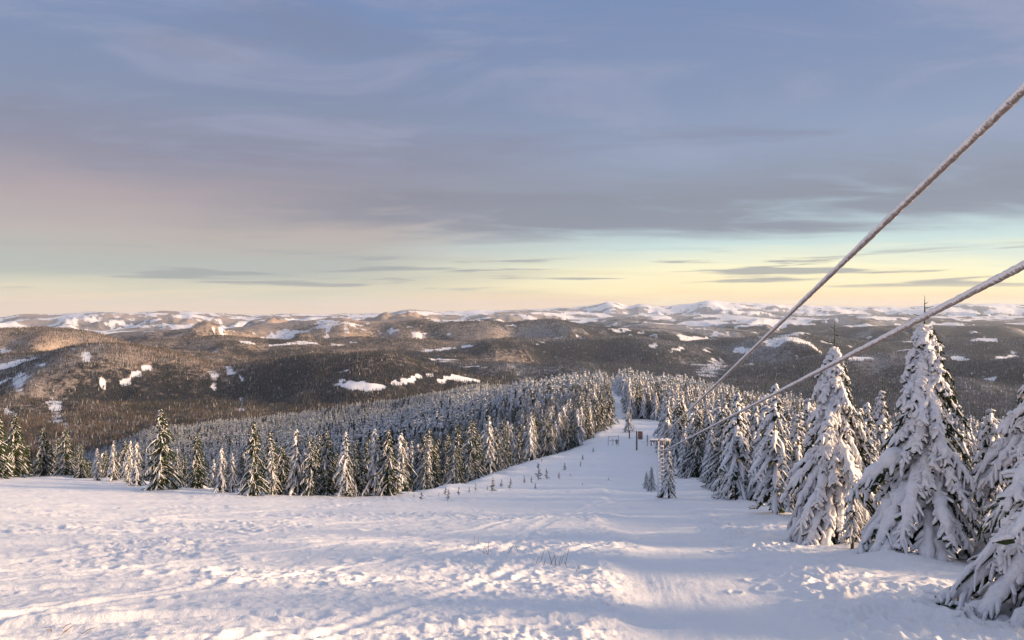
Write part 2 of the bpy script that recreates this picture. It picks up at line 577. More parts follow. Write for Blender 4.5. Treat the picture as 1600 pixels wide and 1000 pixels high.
# snow on the ground
M_SNOW, t, b = mat('snow')
p_ = pos(t)
n1 = t.noise(p_, 0.6, 4); n2 = t.noise(p_, 14, 5, .65); n3 = t.noise(p_, 60, 3, .6)
c = t.mix(t.mapr(n1, .3, .7), (0.89, 0.90, 0.925, 1), (0.93, 0.93, 0.94, 1))
t.l(c, b.inputs['Base Color'])
b.inputs['Roughness'].default_value = 0.62
b.inputs['Specular IOR Level'].default_value = 0.25
bump(t, b, t.math('ADD', n2, t.math("MULTIPLY", n3, .4)), 0.75, 0.045)

# rime and snow on trees, cables and posts
M_RIME, t, b = mat('rime_snow')
tcn = t.n('ShaderNodeTexCoord').outputs['Object']
n1 = t.noise(tcn, 9, 4, .65); n2 = t.noise(tcn, 34, 3, .6)
c = t.mix(t.mapr(n1, .3, .7), (0.80, 0.80, 0.84, 1), (0.91, 0.91, 0.93, 1))
t.l(c, b.inputs['Base Color'])
b.inputs['Roughness'].default_value = 0.7
b.inputs['Specular IOR Level'].default_value = 0.2
bump(t, b, t.math('ADD', n1, t.math('MULTIPLY', n2, .5)), 0.8, 0.05)


def needle_mat(name, snow_lo, snow_hi, dark=(0.018, 0.026, 0.014, 1), mid=(0.042, 0.062, 0.022, 1), white=(0.80, 0.81, 0.85, 1), nscale=6.0):
    """needles with rime where a face looks up or into the wind"""
    m, t, b = mat(name)
    g = t.n('ShaderNodeNewGeometry')
    dt = t.n('ShaderNodeVectorMath', operation='DOT_PRODUCT')
    t.l(g.outputs['Normal'], dt.inputs[0])
    dt.inputs[1].default_value = (-0.62, -0.30, 0.72)
    tcn = t.n('ShaderNodeTexCoord').outputs['Object']
    nz = t.noise(tcn, nscale, 4, .7)
    s = t.math('ADD', dt.outputs['Value'], t.math('MULTIPLY', t.math('SUBTRACT', nz, .5), 1.6))
    oi = t.n('ShaderNodeObjectInfo')
    s = t.math('ADD', s, t.math('MULTIPLY', t.math('SUBTRACT', oi.outputs['Random'], .5), .35))
    k = t.mapr(s, snow_lo, snow_hi)
    green = t.mix(t.noise(tcn, nscale * 2.3, 2), dark, mid)
    t.l(t.mix(k, green, white), b.inputs['Base Color'])
    b.inputs['Roughness'].default_value = 0.75
    b.inputs['Specular IOR Level'].default_value = 0.15
    return m


M_NEEDLE = needle_mat('spruce_needles', 0.75, 1.15)
M_NEEDLE_FAR = needle_mat('rimed_needles_far', -0.35, 0.40, nscale=1.1)
M_NEEDLE_DARK = needle_mat('dark_needles_far', 0.42, 1.2, dark=(.016, .019, .018, 1), mid=(.045, .046, .036, 1), nscale=1.1)
M_NEEDLE_SUNWARM = needle_mat('sunwarm_needles_far', 0.0, 0.9, dark=(.03, .025, .02, 1), mid=(.10, .070, .046, 1), white=(.58, .46, .37, 1), nscale=1.1)  # sunlit orange-brown of the left hills put into the needle colour

M_NEEDLE_COOL = needle_mat('shaded_frost_far', 0.15, 1.0, dark=(.014, .018, .022, 1), mid=(.034, .04, .045, 1), white=(.40, .42, .47, 1), nscale=1.1)  # cool, dimmer copy: shade of the right-hand hills put into the colour

M_BARK, t, b = mat('bark')
tcn = t.n('ShaderNodeTexCoord').outputs['Object']
t.l(t.mix(t.noise(tcn, 12, 4), (0.030, 0.022, 0.016, 1), (0.09, 0.065, 0.05, 1)), b.inputs['Base Color'])
b.inputs['Roughness'].default_value = 0.9

M_CABLE, t, b = mat('rimed_cable')
tcn = t.n('ShaderNodeTexCoord').outputs['Object']
n1 = t.noise(tcn, 30, 4, .65)
gz = t.n('ShaderNodeSeparateXYZ'); t.l(t.n('ShaderNodeNewGeometry').outputs['Normal'], gz.inputs[0])
up = t.math('ADD', gz.outputs[2], t.math('MULTIPLY', t.math('SUBTRACT', n1, .5), 1.8))      # rime sits on top, the unlit underside is painted dark brown
t.l(t.mix(t.mapr(up, -.95, -.15), (0.15, 0.12, 0.11, 1), (0.84, 0.83, 0.86, 1)), b.inputs['Base Color'])
b.inputs['Roughness'].default_value = 0.8
bump(t, b, n1, 0.9, 0.02)

M_WOOD, t, b = mat('weathered_wood')
tcn = t.n('ShaderNodeTexCoord').outputs['Object']
t.l(t.mix(t.noise(tcn, 5, 4), (0.14, 0.085, 0.055, 1), (0.26, 0.17, 0.12, 1)), b.inputs['Base Color'])
b.inputs['Roughness'].default_value = 0.85

M_STEEL, t, b = mat('dark_steel')
tcn = t.n('ShaderNodeTexCoord').outputs['Object']
t.l(t.mix(t.noise(tcn, 8, 3), (0.22, 0.21, 0.21, 1), (0.42, 0.40, 0.40, 1)), b.inputs['Base Color'])
b.inputs['Roughness'].default_value = 0.6
b.inputs['Metallic'].default_value = 0.4

M_STRAW, t, b = mat('dry_straw')
b.inputs['Base Color'].default_value = (0.16, 0.11, 0.06, 1)
b.inputs['Roughness'].default_value = 0.9

# land cover of the hills: forest with rime, open meadow snow, painted sunlit warmth (from vertex attributes)
M_HILL, t, b = mat('forested_hills')
at = t.n('ShaderNodeAttribute'); at.attribute_name = 'open'
fr = t.n('ShaderNodeAttribute'); fr.attribute_name = 'frost_sun'
p_ = pos(t)
f1 = t.noise(p_, 0.075, 5, .75); f2 = t.noise(p_, 0.0045, 4, .6); f3 = t.noise(p_, 0.02, 4, .65)
dark = t.mix(f2, (0.014, 0.019, 0.027, 1), (0.036, 0.038, 0.044, 1))
bc = t.n('ShaderNodeAttribute'); bc.attribute_name = 'sun_warmth'
rime = t.mix(f3, t.mix(bc.outputs['Fac'], (0.13, 0.14, 0.165, 1), (0.20, 0.155, 0.125, 1)), t.mix(bc.outputs['Fac'], (0.34, 0.36, 0.40, 1), (0.52, 0.43, 0.37, 1)))  # rime colour runs from shaded blue to painted sunlit warmth
f4 = t.noise(p_, 0.035, 3, .7)
k = t.math('ADD', fr.outputs['Fac'], t.math('MULTIPLY', t.math('SUBTRACT', f4, .5), 2.6))
k = t.math('ADD', k, t.math('MULTIPLY', t.math('SUBTRACT', f3, .5), 1.2))
forest = t.mix(t.mapr(k, .1, 1.0), dark, rime)
ok = t.math('ADD', at.outputs['Fac'], t.math('MULTIPLY', t.math('SUBTRACT', f1, .5), .6))
ok = t.math('ADD', ok, t.math('MULTIPLY', t.math('SUBTRACT', f3, .5), 1.1))
t.l(t.mix(t.mapr(ok, .40, .66), forest, (0.82, 0.83, 0.87, 1)), b.inputs['Base Color'])
b.inputs['Roughness'].default_value = 0.9
b.inputs['Specular IOR Level'].default_value = 0.1
bump(t, b, t.math('MULTIPLY', f3, t.math('SUBTRACT', 1.0, at.outputs['Fac'])), 0.35, 10.0)

# ------------------------------------------------------------------ ground and hills: one polar sheet cut into three rings
a_in = np.arange(-44, 44.001, 0.12)
a_out = np.arange(47, 313.1, 3.0)
ang = np.radians(np.concatenate([a_in, a_out]))
NC = len(ang)
rings = [1.2]
while rings[-1] < 37000:
    q = rings[-1]
    rings.append(q * (1 + (0.035 if q < 6 else 0.0042 if q < 40 else 0.0065 if q < 150 else 0.0125)))
rings = np.array(rings)
NR = len(rings)
AA, RRg = np.meshgrid(ang, rings)
GX = (np.sin(AA) * RRg).ravel(); GY = (np.cos(AA) * RRg).ravel()
GZ = height(GX, GY)
GZg = GZ.reshape(NR, NC)
ncol = len(a_in)
with np.errstate(divide='ignore'):
    ELEV = GZg[:, :ncol] / (RRg[:, :ncol] * np.cos(AA[:, :ncol]))
HOR = np.maximum.accumulate(ELEV, axis=0)          # running skyline (tangent) per column


def visible(x, y, top):
    th = np.degrees(np.arctan2(x, y))
    ci = np.clip(np.round((th + 44) / 0.12).astype(int), 0, ncol - 1)
    ri = np.clip(np.searchsorted(rings, np.hypot(x, y)) - 3, 0, NR - 1)
    return (top / np.maximum(y, 1) > HOR[ri, ci] - 0.0012) & (np.abs(th) < 43)


# land cover
PXg = 800 + F * np.where(GY > 1, GX / np.maximum(GY, 1), 9)
YPg = 480 - F * np.where(GY > 1, GZ / np.maximum(GY, 1), -9)
RF = RRg.ravel()
MEADOWS = [  # centre px, row, half sizes, distance range, tilt
    (560, 606, 42, 9, 1900, 5200, .10), (620, 597, 34, 6, 2100, 5200, -.15), (655, 588, 26, 4, 2300, 5200, -.2), (700, 545, 34, 3, 3500, 9000, -.12),
    (690, 562, 22, 3, 3000, 7000, .1), (668, 548, 20, 3, 4000, 9000, 0), (745, 573, 16, 2.5, 3000, 7000, 0), (800, 572, 12, 2, 3000, 7000, 0),
    (700, 592, 22, 3.5, 2000, 5000, -.2), (740, 594, 18, 3, 1900, 5000, .2), (30, 598, 9, 18, 2600, 5000, .0), (12, 548, 12, 4, 2600, 6500, 0),
    (150, 605, 26, 4, 2600, 5000, -.65), (205, 588, 30, 6, 2600, 5000, -.6), (335, 606, 12, 4, 2600, 5000, .2), (376, 632, 6, 14, 2400, 5000, -.2),
    (85, 640, 12, 22, 2000, 3600, .6), (100, 668, 14, 8, 1800, 3600, .2), (10, 640, 14, 10, 2000, 3600, .5), (70, 572, 16, 7, 2800, 5200, .2), (135, 556, 12, 8, 2800, 5200, 0),
    (160, 539, 11, 2, 4000, 8000, 0), (222, 545, 9, 2, 4000, 8000, -.2), (365, 562, 8, 2, 3500, 8000, -.2), (390, 536, 18, 3, 5000, 9000, .2), (430, 540, 26, 2.5, 5000, 9000, -.1),
    (360, 578, 9, 8, 2800, 4800, .8), (330, 584, 8, 8, 2800, 4800, .8), (375, 588, 6, 6, 2800, 4800, .8), (535, 580, 12, 3, 2600, 4500, -.1),
    (1115, 575, 24, 13, 4000, 9500, -.3), (1022, 538, 8, 7, 5000, 9900, -.5), (1060, 545, 14, 4, 5000, 9900, -.3), (1105, 547, 10, 5, 5000, 9900, .2),
    (800, 509, 16, 2.5, 6500, 11000, 0), (950, 540, 14, 2, 5000, 9900, 0), (1340, 560, 26, 2.5, 3500, 9000, 0), (1495, 558, 22, 3, 3000, 9000, 0), (1575, 557, 22, 4, 3000, 9000, -.1),
    (1540, 531, 18, 4, 5000, 12000, .1), (1525, 519, 16, 2, 6500, 14000, 0), (1430, 533, 30, 1.6, 5000, 12000, 0), (1360, 527, 14, 2, 6500, 14000, 0), (1440, 548, 8, 5, 3500, 9000, 0),
    (875, 527, 14, 2.5, 5500, 9900, -.3), (845, 536, 12, 2, 5500, 9900, -.3), (905, 526, 10, 3, 5500, 9900, -.2), (705, 520, 12, 2, 6000, 9900, -.5), (678, 524, 8, 4, 6000, 9900, -.6),
    (510, 521, 4, 8, 6000, 9900, 0), (540, 517, 6, 6, 6000, 9900, 0), (575, 506, 4, 3, 6000, 9900, 0), (350, 512, 20, 2, 7000, 11000, -.1), (380, 507, 12, 1.5, 7000, 11000, 0),
]


def landcover(x, y, z, r, px, yp):
    patch = fbm(x / 420 + 3, y / 420, 5, .62) + .35 * fbm(x / 2500, y / 2500 + 4, 2)
    op = .68 * sstep(patch - .10 * (1 - sstep(r, 4500, 8000)), .36, .46) * sstep(r, 2600, 4200)
    far = sstep(r, 10500, 15000)
    op = op * (1 - far) + far * sstep(fbm(x / 800, y / 800 + 9, 6, .68), -.12, .22)
    op = np.maximum(op, sstep(r, 19000, 23000) * sstep(fbm(x / 1100 + 5, y / 1100, 6, .7) + z / 900, -.16, .12))
    wob = fbm(x / 130, y / 130, 5, .68)
    for cx, cyy, rx, ry, d0, d1, tl in MEADOWS:
        m = np.where((np.abs(px - cx) < rx * 2.2 + 10) & (y > d0) & (y < d1) & (np.abs(yp - cyy) < ry * 3 + rx * abs(tl) * 2 + 4))[0]
        if m.size:
            u = (px[m] - cx); v = (yp[m] - cyy) - tl * u
            q = np.sqrt((u / rx) ** 2 + (v / ry) ** 2) + wob[m] * 1.5
            op[m] = np.maximum(op[m], (1 - sstep(q, .6, 1.2)) * (1.0 if (rx > 17 and ry < 10) else .62))
    op = np.where(y < 0, 0.2, op)
    frost_sun = 0.40 + 0.9 * fbm(x / 800 - 8, y / 800, 3) + 0.75 * fbm(x / 240 + 6, y / 240, 4, .6) + np.clip((z + 330) / 420, -.2, .45)
    frost_sun += 0.25 * (px < 420) * sstep(r, 1700, 2200) + 0.35 * sstep(r, 9000, 15000) + 0.25 * (1 - sstep(r, 900, 2400)) + 0.34 * sstep(-px, -420, 100) - 0.42 * sstep(px, 1050, 1300) * sstep(r, 2200, 3000)  # besides frost: left hills lightened as if sunlit, right ones darkened as if shaded
    return op, np.clip(frost_sun, 0, 1)


def sun_warmth(x, y):  # paints sunlit warmth into the hill colour, mostly left and centre
    return np.clip(sstep(-x / np.maximum(y, 1), -.22, .10) * 1.0 + .9 * fbm(x / 1100 + 2, y / 1100, 3), 0, 1)


OPEN, FROST_SUN = landcover(GX, GY, GZ, RF, PXg, YPg)
OPEN = np.where(RF < 1000, np.maximum(OPEN, 1 - sstep(RF, 500, 1000)), OPEN)

cuts = [0, int(np.searchsorted(rings, 420)), int(np.searchsorted(rings, 10300)), NR - 1]
for nm, (i0, i1), mt in (('snow_slope', cuts[0:2], M_SNOW), ('hills', cuts[1:3], M_HILL), ('mountains', cuts[2:4], M_HILL)):
    sl_ = slice(i0 * NC, (i1 + 1) * NC)
    V = np.stack([GX[sl_], GY[sl_], GZ[sl_]], 1)
    i = np.arange(i1 - i0)[:, None]; k = np.arange(NC)[None, :]; k1 = (k + 1) % NC
    fc = np.stack([i * NC + k, (i + 1) * NC + k, (i + 1) * NC + k1, i * NC + k1], -1).reshape(-1, 4)
    if nm == 'snow_slope':      # close the hole under the camera
        V = np.concatenate([V, [[0, 0, float(GZ[:NC].mean())]]])
        c0 = len(V) - 1
        fan = np.stack([np.full(NC, c0), np.arange(NC), (np.arange(NC) + 1) % NC, np.full(NC, c0)], 1)
    fc = fc[:, ::-1]
    me = mesh_np(nm, V, fc, [mt])
    if nm == 'snow_slope':
        import bmesh
        bm = bmesh.new()
        vs = [bm.verts.new(V[j]) for j in range(NC)]
        cv = bm.verts.new(V[c0])
        for j in range(NC):
            bm.faces.new((cv, vs[(j + 1) % NC], vs[j]))
        fm = bpy.data.meshes.new('snow_patch'); bm.to_mesh(fm); bm.free()
        fm.materials.append(M_SNOW)
    else:
        for an, dat in (('open', OPEN), ('frost_sun', FROST_SUN), ('sun_warmth', sun_warmth(GX, GY))):
            a = me.attributes.new(an, 'FLOAT', 'POINT')
            a.data.foreach_set('value', dat[sl_].astype(np.float32))
    ob = link(nm, me)
    tag(ob, {'snow_slope': 'trodden white ski slope falling away to the forest', 'hills': 'forested winter hills with snowy clearings',
             'mountains': 'distant snowy mountain ranges along the horizon'}[nm], {'snow_slope': 'ski slope', 'hills': 'hills', 'mountains': 'mountains'}[nm], kind='structure')
    if nm == 'snow_slope':
        o2 = link('snow_patch', fm, ob)


# ------------------------------------------------------------------ spruces
def spruce(H, Rb, nb, seed, fingers, rope_seg, rope_sides, fing_seg, fing_sides, snow=1.0, green=1.0, droop=1.15, lean=0.0, low=0.24, leader=True, thick=1.0, flen=.30):
    """returns (trunk, needles, snow) soups of one snow-laden spruce standing at the origin"""
    g = np.random.default_rng(seed)
    tr, ne, sn = Soup(), Soup(), Soup()
    n = 9
    tz = np.linspace(-0.25, H * 1.0, n)
    tp = np.zeros((1, n, 3)); tp[0, :, 2] = tz
    tp[0, :, 0] = lean * (tz / H) ** 2 * H * .12 + g.normal(0, .012 * H / 6, n)
    tr.tubes(tp, (0.021 * H * (1 - np.clip(tz, 0, H) / H) + 0.012)[None], 6)
    t = (np.arange(nb) + g.random(nb) * .8) / nb
    t = low + (0.975 - low) * t ** 0.92
    az = np.arange(nb) * 2.39996 + g.normal(0, .25, nb)
    L = Rb * ((1 - t) / (1 - low)) ** 0.82 * g.uniform(.72, 1.16, nb) + 0.05 * Rb
    for q_ in range(3):      # lobes and hollows in the outline
        L *= 1 + .17 * np.sin(az * (q_ + 1) + t * (7 + 5 * q_) + g.uniform(0, 6))
    # gaps in the outline
    L *= np.where(g.random(nb) < .12, .6, 1)
    ns = rope_seg + 1
    s = np.linspace(0, 1, ns)[None, :]
    k1 = (droop * (0.55 + 0.45 * (1 - t)) * g.uniform(.75, 1.2, nb))[:, None]
    upk = (0.35 * t)[:, None]
    rho = L[:, None] * s * (1 - 0.10 * s)
    dz = L[:, None] * (upk * s * (1 - s) * 2 - k1 * (0.35 * s + 0.65 * s ** 1.6) + 0.25 * np.maximum(s - .7, 0) * 1.2)
    azs = az[:, None] + g.normal(0, .16, (nb, 1)) * s
    pth = np.stack([np.cos(azs) * rho + np.interp(t, tz / H, tp[0, :, 0])[:, None], np.sin(azs) * rho, t[:, None] * H + dz], -1)
    pth[..., 2] += g.normal(0, .02, pth.shape[:2]) * H / 6
    zmin = 0.03 * H / 6 + g.random((nb, 1)) * .05
    cross = np.where(pth[..., 2] < zmin, rho, 1e9).min(1, keepdims=True) + .07 * Rb      # a branch that reaches the ground ends there
    shr = np.minimum(rho, cross) / np.maximum(rho, 1e-6)
    pth[..., :2] *= shr[..., None]
    pth[..., 2] = np.where(pth[..., 2] < zmin, zmin, pth[..., 2])
    # windward share of snow: plastered on the left and camera side, thinner in the lee
    wnd = np.clip(0.62 + 0.5 * (np.cos(az) * -.85 + np.sin(az) * -.5), .15, 1.15) * snow
    wr = np.clip(wnd, .25, 1.1)[:, None]
    rad = thick * H / 6 * 0.085 * wr * (0.35 + 0.9 * np.sin(np.pi * np.clip(s * .9 + .12, 0, 1)) ** .8) * (0.55 + .6 * (L / Rb))[:, None]
    rad *= g.uniform(.62, 1.42, rad.shape)
    rad[:, -1] *= .25
    sp = pth.copy(); sp[..., 2] += rad * .35
    sn.tubes(sp, rad, rope_sides, 0.30, 0.85)
    # dark undersides along each branch
    nr = np.maximum(rad * 0.9, 0.03 * H / 6)
    np_ = pth.copy(); np_[..., 2] -= rad * .55 + .02
    ne.tubes(np_, nr * green, 4, 0.35, 1.0)
    # side twigs with their load, both sides of every branch
    m = fingers
    fs = (np.arange(m) + .5) / m
    fs = 0.16 + 0.84 * fs
    idx = fs * (ns - 1); i0 = np.clip(idx.astype(int), 0, ns - 2); fr_ = idx - i0
    base = pth[:, i0] * (1 - fr_)[None, :, None] + pth[:, i0 + 1] * fr_[None, :, None]     # nb,m,3
    tan = pth[:, i0 + 1] - pth[:, i0]
    tan /= np.linalg.norm(tan, axis=2, keepdims=True) + 1e-9
    side = np.where(np.arange(m) % 2 == 0, 1.0, -1.0)[None, :, None]
    lat = np.stack([-np.sin(az), np.cos(az), np.zeros(nb)], -1)[:, None, :] * side
    d0 = lat * g.uniform(.15, 1.0, (nb, m, 1)) + tan * g.uniform(.1, .9, (nb, m, 1))
    d0[..., 2] += g.uniform(-.55, .40, (nb, m))
    d0 /= np.linalg.norm(d0, axis=2, keepdims=True)
    fl = (L[:, None] * flen * (1.12 - .62 * fs[None, :]) + .08 * H / 6) * g.uniform(.45, 1.3, (nb, m))
    nf = fing_seg + 1
    u = np.append(np.linspace(0, .9, nf - 1), 1.0)
    fp = base[:, :, None, :] + d0[:, :, None, :] * (fl[..., None] * u)[..., None]
    fp[..., 2] -= (fl[..., None] * u ** 2) * g.uniform(.25, .75, (nb, m, 1))
    fp[..., 2] = np.maximum(fp[..., 2], zmin[:, :, None] * .8)
    fp = fp.reshape(nb * m, nf, 3)
    fr2 = thick * H / 6 * g.uniform(.030, .056, (nb, m, 1)) * (1.05 - .35 * u)[None, None, :] * np.clip(wnd * 1.15, .3, 1.15)[:, None, None]
    fr2 = fr2.reshape(nb * m, nf) * g.uniform(.7, 1.4, (nb * m, nf))
    fr2[:, -1] *= .35
    keep = g.random(nb * m) < np.clip(np.repeat(wnd, m) * 1.15 + .05, 0, 1)
    if keep.any():
        q = fp[keep].copy(); q[..., 2] += fr2[keep] * .25
        sn.tubes(q, fr2[keep], fing_sides, 0.30)
    k2 = (~keep) | (g.random(nb * m) < .55 * green)
    q = fp[k2].copy()
    q[..., 2] -= fr2[k2] * np.where(keep[k2], .9, .2)[:, None] + .008
    q += g.normal(0, .012 * H / 6, q.shape)
    ne.tubes(q, np.maximum(fr2[k2] * .8, .018 * H / 6) * np.where(keep[k2], .8, 1.15)[:, None], 3, .3)
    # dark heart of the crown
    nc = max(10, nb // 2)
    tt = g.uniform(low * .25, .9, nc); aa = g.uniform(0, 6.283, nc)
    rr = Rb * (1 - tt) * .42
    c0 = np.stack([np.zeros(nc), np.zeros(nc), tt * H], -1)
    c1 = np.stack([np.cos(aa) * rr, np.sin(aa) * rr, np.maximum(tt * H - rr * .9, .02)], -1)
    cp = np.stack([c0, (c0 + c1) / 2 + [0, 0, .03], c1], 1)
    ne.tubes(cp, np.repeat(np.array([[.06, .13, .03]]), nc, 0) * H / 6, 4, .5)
    if leader:      # bare leader twig
        lp = np.zeros((1, 4, 3)); lp[0, :, 2] = H * np.array([.97, 1.03, 1.07, 1.105]); lp[0, :, 0] = tp[0, -1, 0]
        ne.tubes(lp, np.array([[.022, .016, .012, .004]]) * H / 6, 4)
        for j in range(5):
            a_ = j * 1.3 + seed; zz = H * (1.0 + .018 * j)
            q = np.zeros((1, 3, 3)); ll = (.30 - .03 * j) * H / 6
            q[0, :, 0] = tp[0, -1, 0] + np.cos(a_) * ll * np.array([0, .55, 1]); q[0, :, 1] = np.sin(a_) * ll * np.array([0, .55, 1]); q[0, :, 2] = zz + ll * np.array([0, .05, .22])
            ne.tubes(q, np.array([[.013, .011, .004]]) * H / 6, 3)
    return tr, ne, sn


def spruce_meshes(name, needle=None, **kw):
    tr, ne, sn = spruce(**kw)
    return tr.mesh(name + '_trunk', M_BARK), ne.mesh(name + '_crown', needle or M_NEEDLE, False), sn.mesh(name + '_snow', M_RIME)


def plant_tree(meshes, x, y, label, group=None, scale=1.0, rz=0.0, name='spruce_tree', z=None, cat='tree'):
    root = bpy.data.objects.new(name, None)
    root.empty_display_size = .3
    col.objects.link(root)
    root.location = (x, y, (hgt(x, y) if z is None else z) - 0.04)
    root.rotation_euler = (0, 0, rz)
    root.scale = (scale, scale, scale)
    tag(root, label, cat, group)
    link('trunk', meshes[0], root)
    cr = link('crown', meshes[1], root)
    link('snow_load', meshes[2], cr)
    return root


# heroes on the right
hero = dict(fingers=30, rope_seg=15, rope_sides=7, fing_seg=3, fing_sides=4, flen=.17)
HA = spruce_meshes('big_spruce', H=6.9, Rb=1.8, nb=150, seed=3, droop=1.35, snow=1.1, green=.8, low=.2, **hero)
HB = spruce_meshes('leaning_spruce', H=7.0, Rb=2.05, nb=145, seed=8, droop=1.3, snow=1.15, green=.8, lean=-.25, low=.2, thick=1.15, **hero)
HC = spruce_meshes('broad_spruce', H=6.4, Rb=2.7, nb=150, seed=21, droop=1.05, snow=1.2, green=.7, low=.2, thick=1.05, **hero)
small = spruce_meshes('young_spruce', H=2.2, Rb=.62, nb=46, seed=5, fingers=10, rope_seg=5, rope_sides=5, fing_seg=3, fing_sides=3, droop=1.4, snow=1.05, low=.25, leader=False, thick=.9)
hx, hy, hz = pick(1305, 852)
plant_tree(HA, hx, hy, 'tall snow-plastered spruce crossed by the lower cable, left of the two big ones', 'big spruces on the right')
hx2, hy2, hz2 = pick(1455, 868)
plant_tree(HB, hx2, hy2, 'tallest snow-plastered spruce with bare leader twig rising above the lower cable', 'big spruces on the right', scale=.93)
plant_tree(HC, 13.9, 19.5, 'snow-laden spruce cut by the right picture edge, behind the nearest one', 'big spruces on the right', scale=.9, rz=-.5)
plant_tree(HC, 9.9, 13.2, 'nearest spruce at the lower right corner with long snowy drooping twigs', 'big spruces on the right', scale=.86, rz=0.4)
hx, hy, hz = pick(1328, 858)
plant_tree(small, hx, hy - .3, 'small young snowy spruce in front of the left big spruce', scale=.9)

# middle-distance kinds
mid_kw = dict(fingers=12, rope_seg=6, rope_sides=4, fing_seg=2, fing_sides=3, flen=.26)
MID_R, MID_G = [], []
for k in range(6):
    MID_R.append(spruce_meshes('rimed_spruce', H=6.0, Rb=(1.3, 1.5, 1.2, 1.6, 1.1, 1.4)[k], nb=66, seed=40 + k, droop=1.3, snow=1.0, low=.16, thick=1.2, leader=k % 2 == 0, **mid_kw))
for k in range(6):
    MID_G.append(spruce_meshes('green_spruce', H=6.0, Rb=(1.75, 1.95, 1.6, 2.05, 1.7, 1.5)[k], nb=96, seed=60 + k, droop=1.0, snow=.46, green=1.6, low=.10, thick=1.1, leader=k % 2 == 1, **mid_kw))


# far kinds: one light mesh each, for the masses of trees
def far_tree(name, seed, material, nb=20, Rb=1.35, H=10.0):
    g = np.random.default_rng(seed)
    s = Soup()
    t = np.linspace(.04, .97, nb); az = np.arange(nb) * 2.4 + g.normal(0, .3, nb)
    L = Rb * 1.25 * (1 - t) ** .8 * g.uniform(.7, 1.2, nb) + .12
    c0 = np.stack([0 * t, 0 * t, t * H + .5], -1)
    c2 = np.stack([np.cos(az) * L, np.sin(az) * L, np.maximum(t * H - L * g.uniform(.5, 1.1, nb), 0)], -1)
    c1 = (c0 + c2) / 2; c1[:, 2] += .28
    s.tubes(np.stack([c0, c1, c2], 1), np.stack([.25 + .1 * (1 - t), .36 + .34 * (1 - t), .08 + 0 * t], 1), 3, .3)
    tp = np.zeros((1, 4, 3)); tp[0, :, 2] = [0, H * .3, H * .75, H * 1.06]
    s.tubes(tp, np.array([[.55, .6, .28, .03]]), 4, .2)
    return s.mesh(name, material, False)


def cone_tree(name, seed, material, Rb=1.75, H=12.0):
    g = np.random.default_rng(seed)
    s = Soup()
    for k, (z0, z1, r0) in enumerate(((0, .55, 1.0), (.28, .8, .72), (.55, 1.08, .45))):
        p = np.zeros((1, 3, 3)); p[0, :, 2] = [z0 * H, (z0 + (z1 - z0) * .35) * H, z1 * H]
        p[0, :, 0] = g.normal(0, .12, 3)
        s.tubes(p, np.array([[Rb * r0 * 1.05, Rb * r0 * .72, .04]]), 5, .32)
    return s.mesh(name, material, False)


protos = bpy.data.collections.new('forest_kinds')        # only a palette for the scattered forest, not in the scene
PAL = []


def pal(meshes):
    """joins a kind into one mesh for scattering"""
    i = len(PAL)
    if isinstance(meshes, tuple):
        vs, fs, mi, off, mats = [], [], [], 0, []
        for k, me in enumerate(meshes):
            v = np.zeros(len(me.vertices) * 3, np.float32); me.vertices.foreach_get('co', v)
            f = np.zeros(len(me.loops), np.int32); me.loops.foreach_get('vertex_index', f)
            vs.append(v.reshape(-1, 3)); fs.append(f.reshape(-1, 4) + off); off += len(me.vertices)
            mi.append(np.full(len(f) // 4, k)); mats.append(me.materials[0])
        me = mesh_np('kind_%02d' % i, np.concatenate(vs), np.concatenate(fs), mats, True, np.concatenate(mi))
    else:
        me = meshes
    o = bpy.data.objects.new('kind_%02d' % i, me)
    protos.objects.link(o)
    PAL.append(o)
    return i


P_MR = [pal(m) for m in MID_R]
P_MG = [pal(m) for m in MID_G]
P_FR = [pal(far_tree('rimed_far', 100 + k, M_NEEDLE_FAR, Rb=1.1 + .12 * k)) for k in range(4)]
P_FD = [pal(far_tree('dark_far', 120 + k, M_NEEDLE_DARK, Rb=1.15 + .12 * k)) for k in range(3)]
P_CG = [pal(cone_tree('sunwarm_cone', 140 + k, M_NEEDLE_SUNWARM)) for k in range(3)]
P_CS = [pal(cone_tree('cool_cone', 145 + k, M_NEEDLE_COOL)) for k in range(3)]
P_CD = [pal(cone_tree('dark_cone', 150 + k, M_NEEDLE_DARK)) for k in range(3)]
P_CR = [pal(cone_tree('rimed_cone', 160 + k, M_NEEDLE_FAR)) for k in range(3)]


# ------------------------------------------------------------------ where trees stand, out to 330 m
def path_d(x, y):
    return x - np.interp(y, [p[1] for p in PATH], [p[0] for p in PATH])


def poisson(x0, x1, y0, y1, step, jit, g):
    gx, gy = np.meshgrid(np.arange(x0, x1, step), np.arange(y0, y1, step))
    x = gx.ravel() + g.uniform(-jit, jit, gx.size) * step
    y = gy.ravel() + g.uniform(-jit, jit, gx.size) * step
    return x, y


cand = []     # x, y, height, kind(0 rimed,1 green), side
g = np.random.default_rng(5)
# left of the piste
x, y = poisson(-330, 110, 56, 340, 3.3, .46, g)
sl = poly_sd(x, y, LEFT)
k = (sl > 0.4) & (np.abs(x / y) < .80) & ((np.abs(path_d(x, y)) > 3.6) | (y < 205))
x, y, sl = x[k], y[k], sl[k]
thin = g.random(x.size) < np.where(sl < 14, 1.0, .85)
for xx, yy, s_ in zip(x[thin], y[thin], sl[thin]):
    if yy < 96:
        h = g.uniform(3.0, 6.2) * (1.0 if g.random() < .75 else 1.25)
        if xx < -22: h = g.uniform(2.6, 4.8)
    else:
        h = g.uniform(.6, 1.12) * np.interp(yy, [96, 200, 330], [7.2, 10, 11])
    cand.append((xx, yy, h, 1 if g.random() < (.78 if yy < 110 else .45) else 0, 'L'))
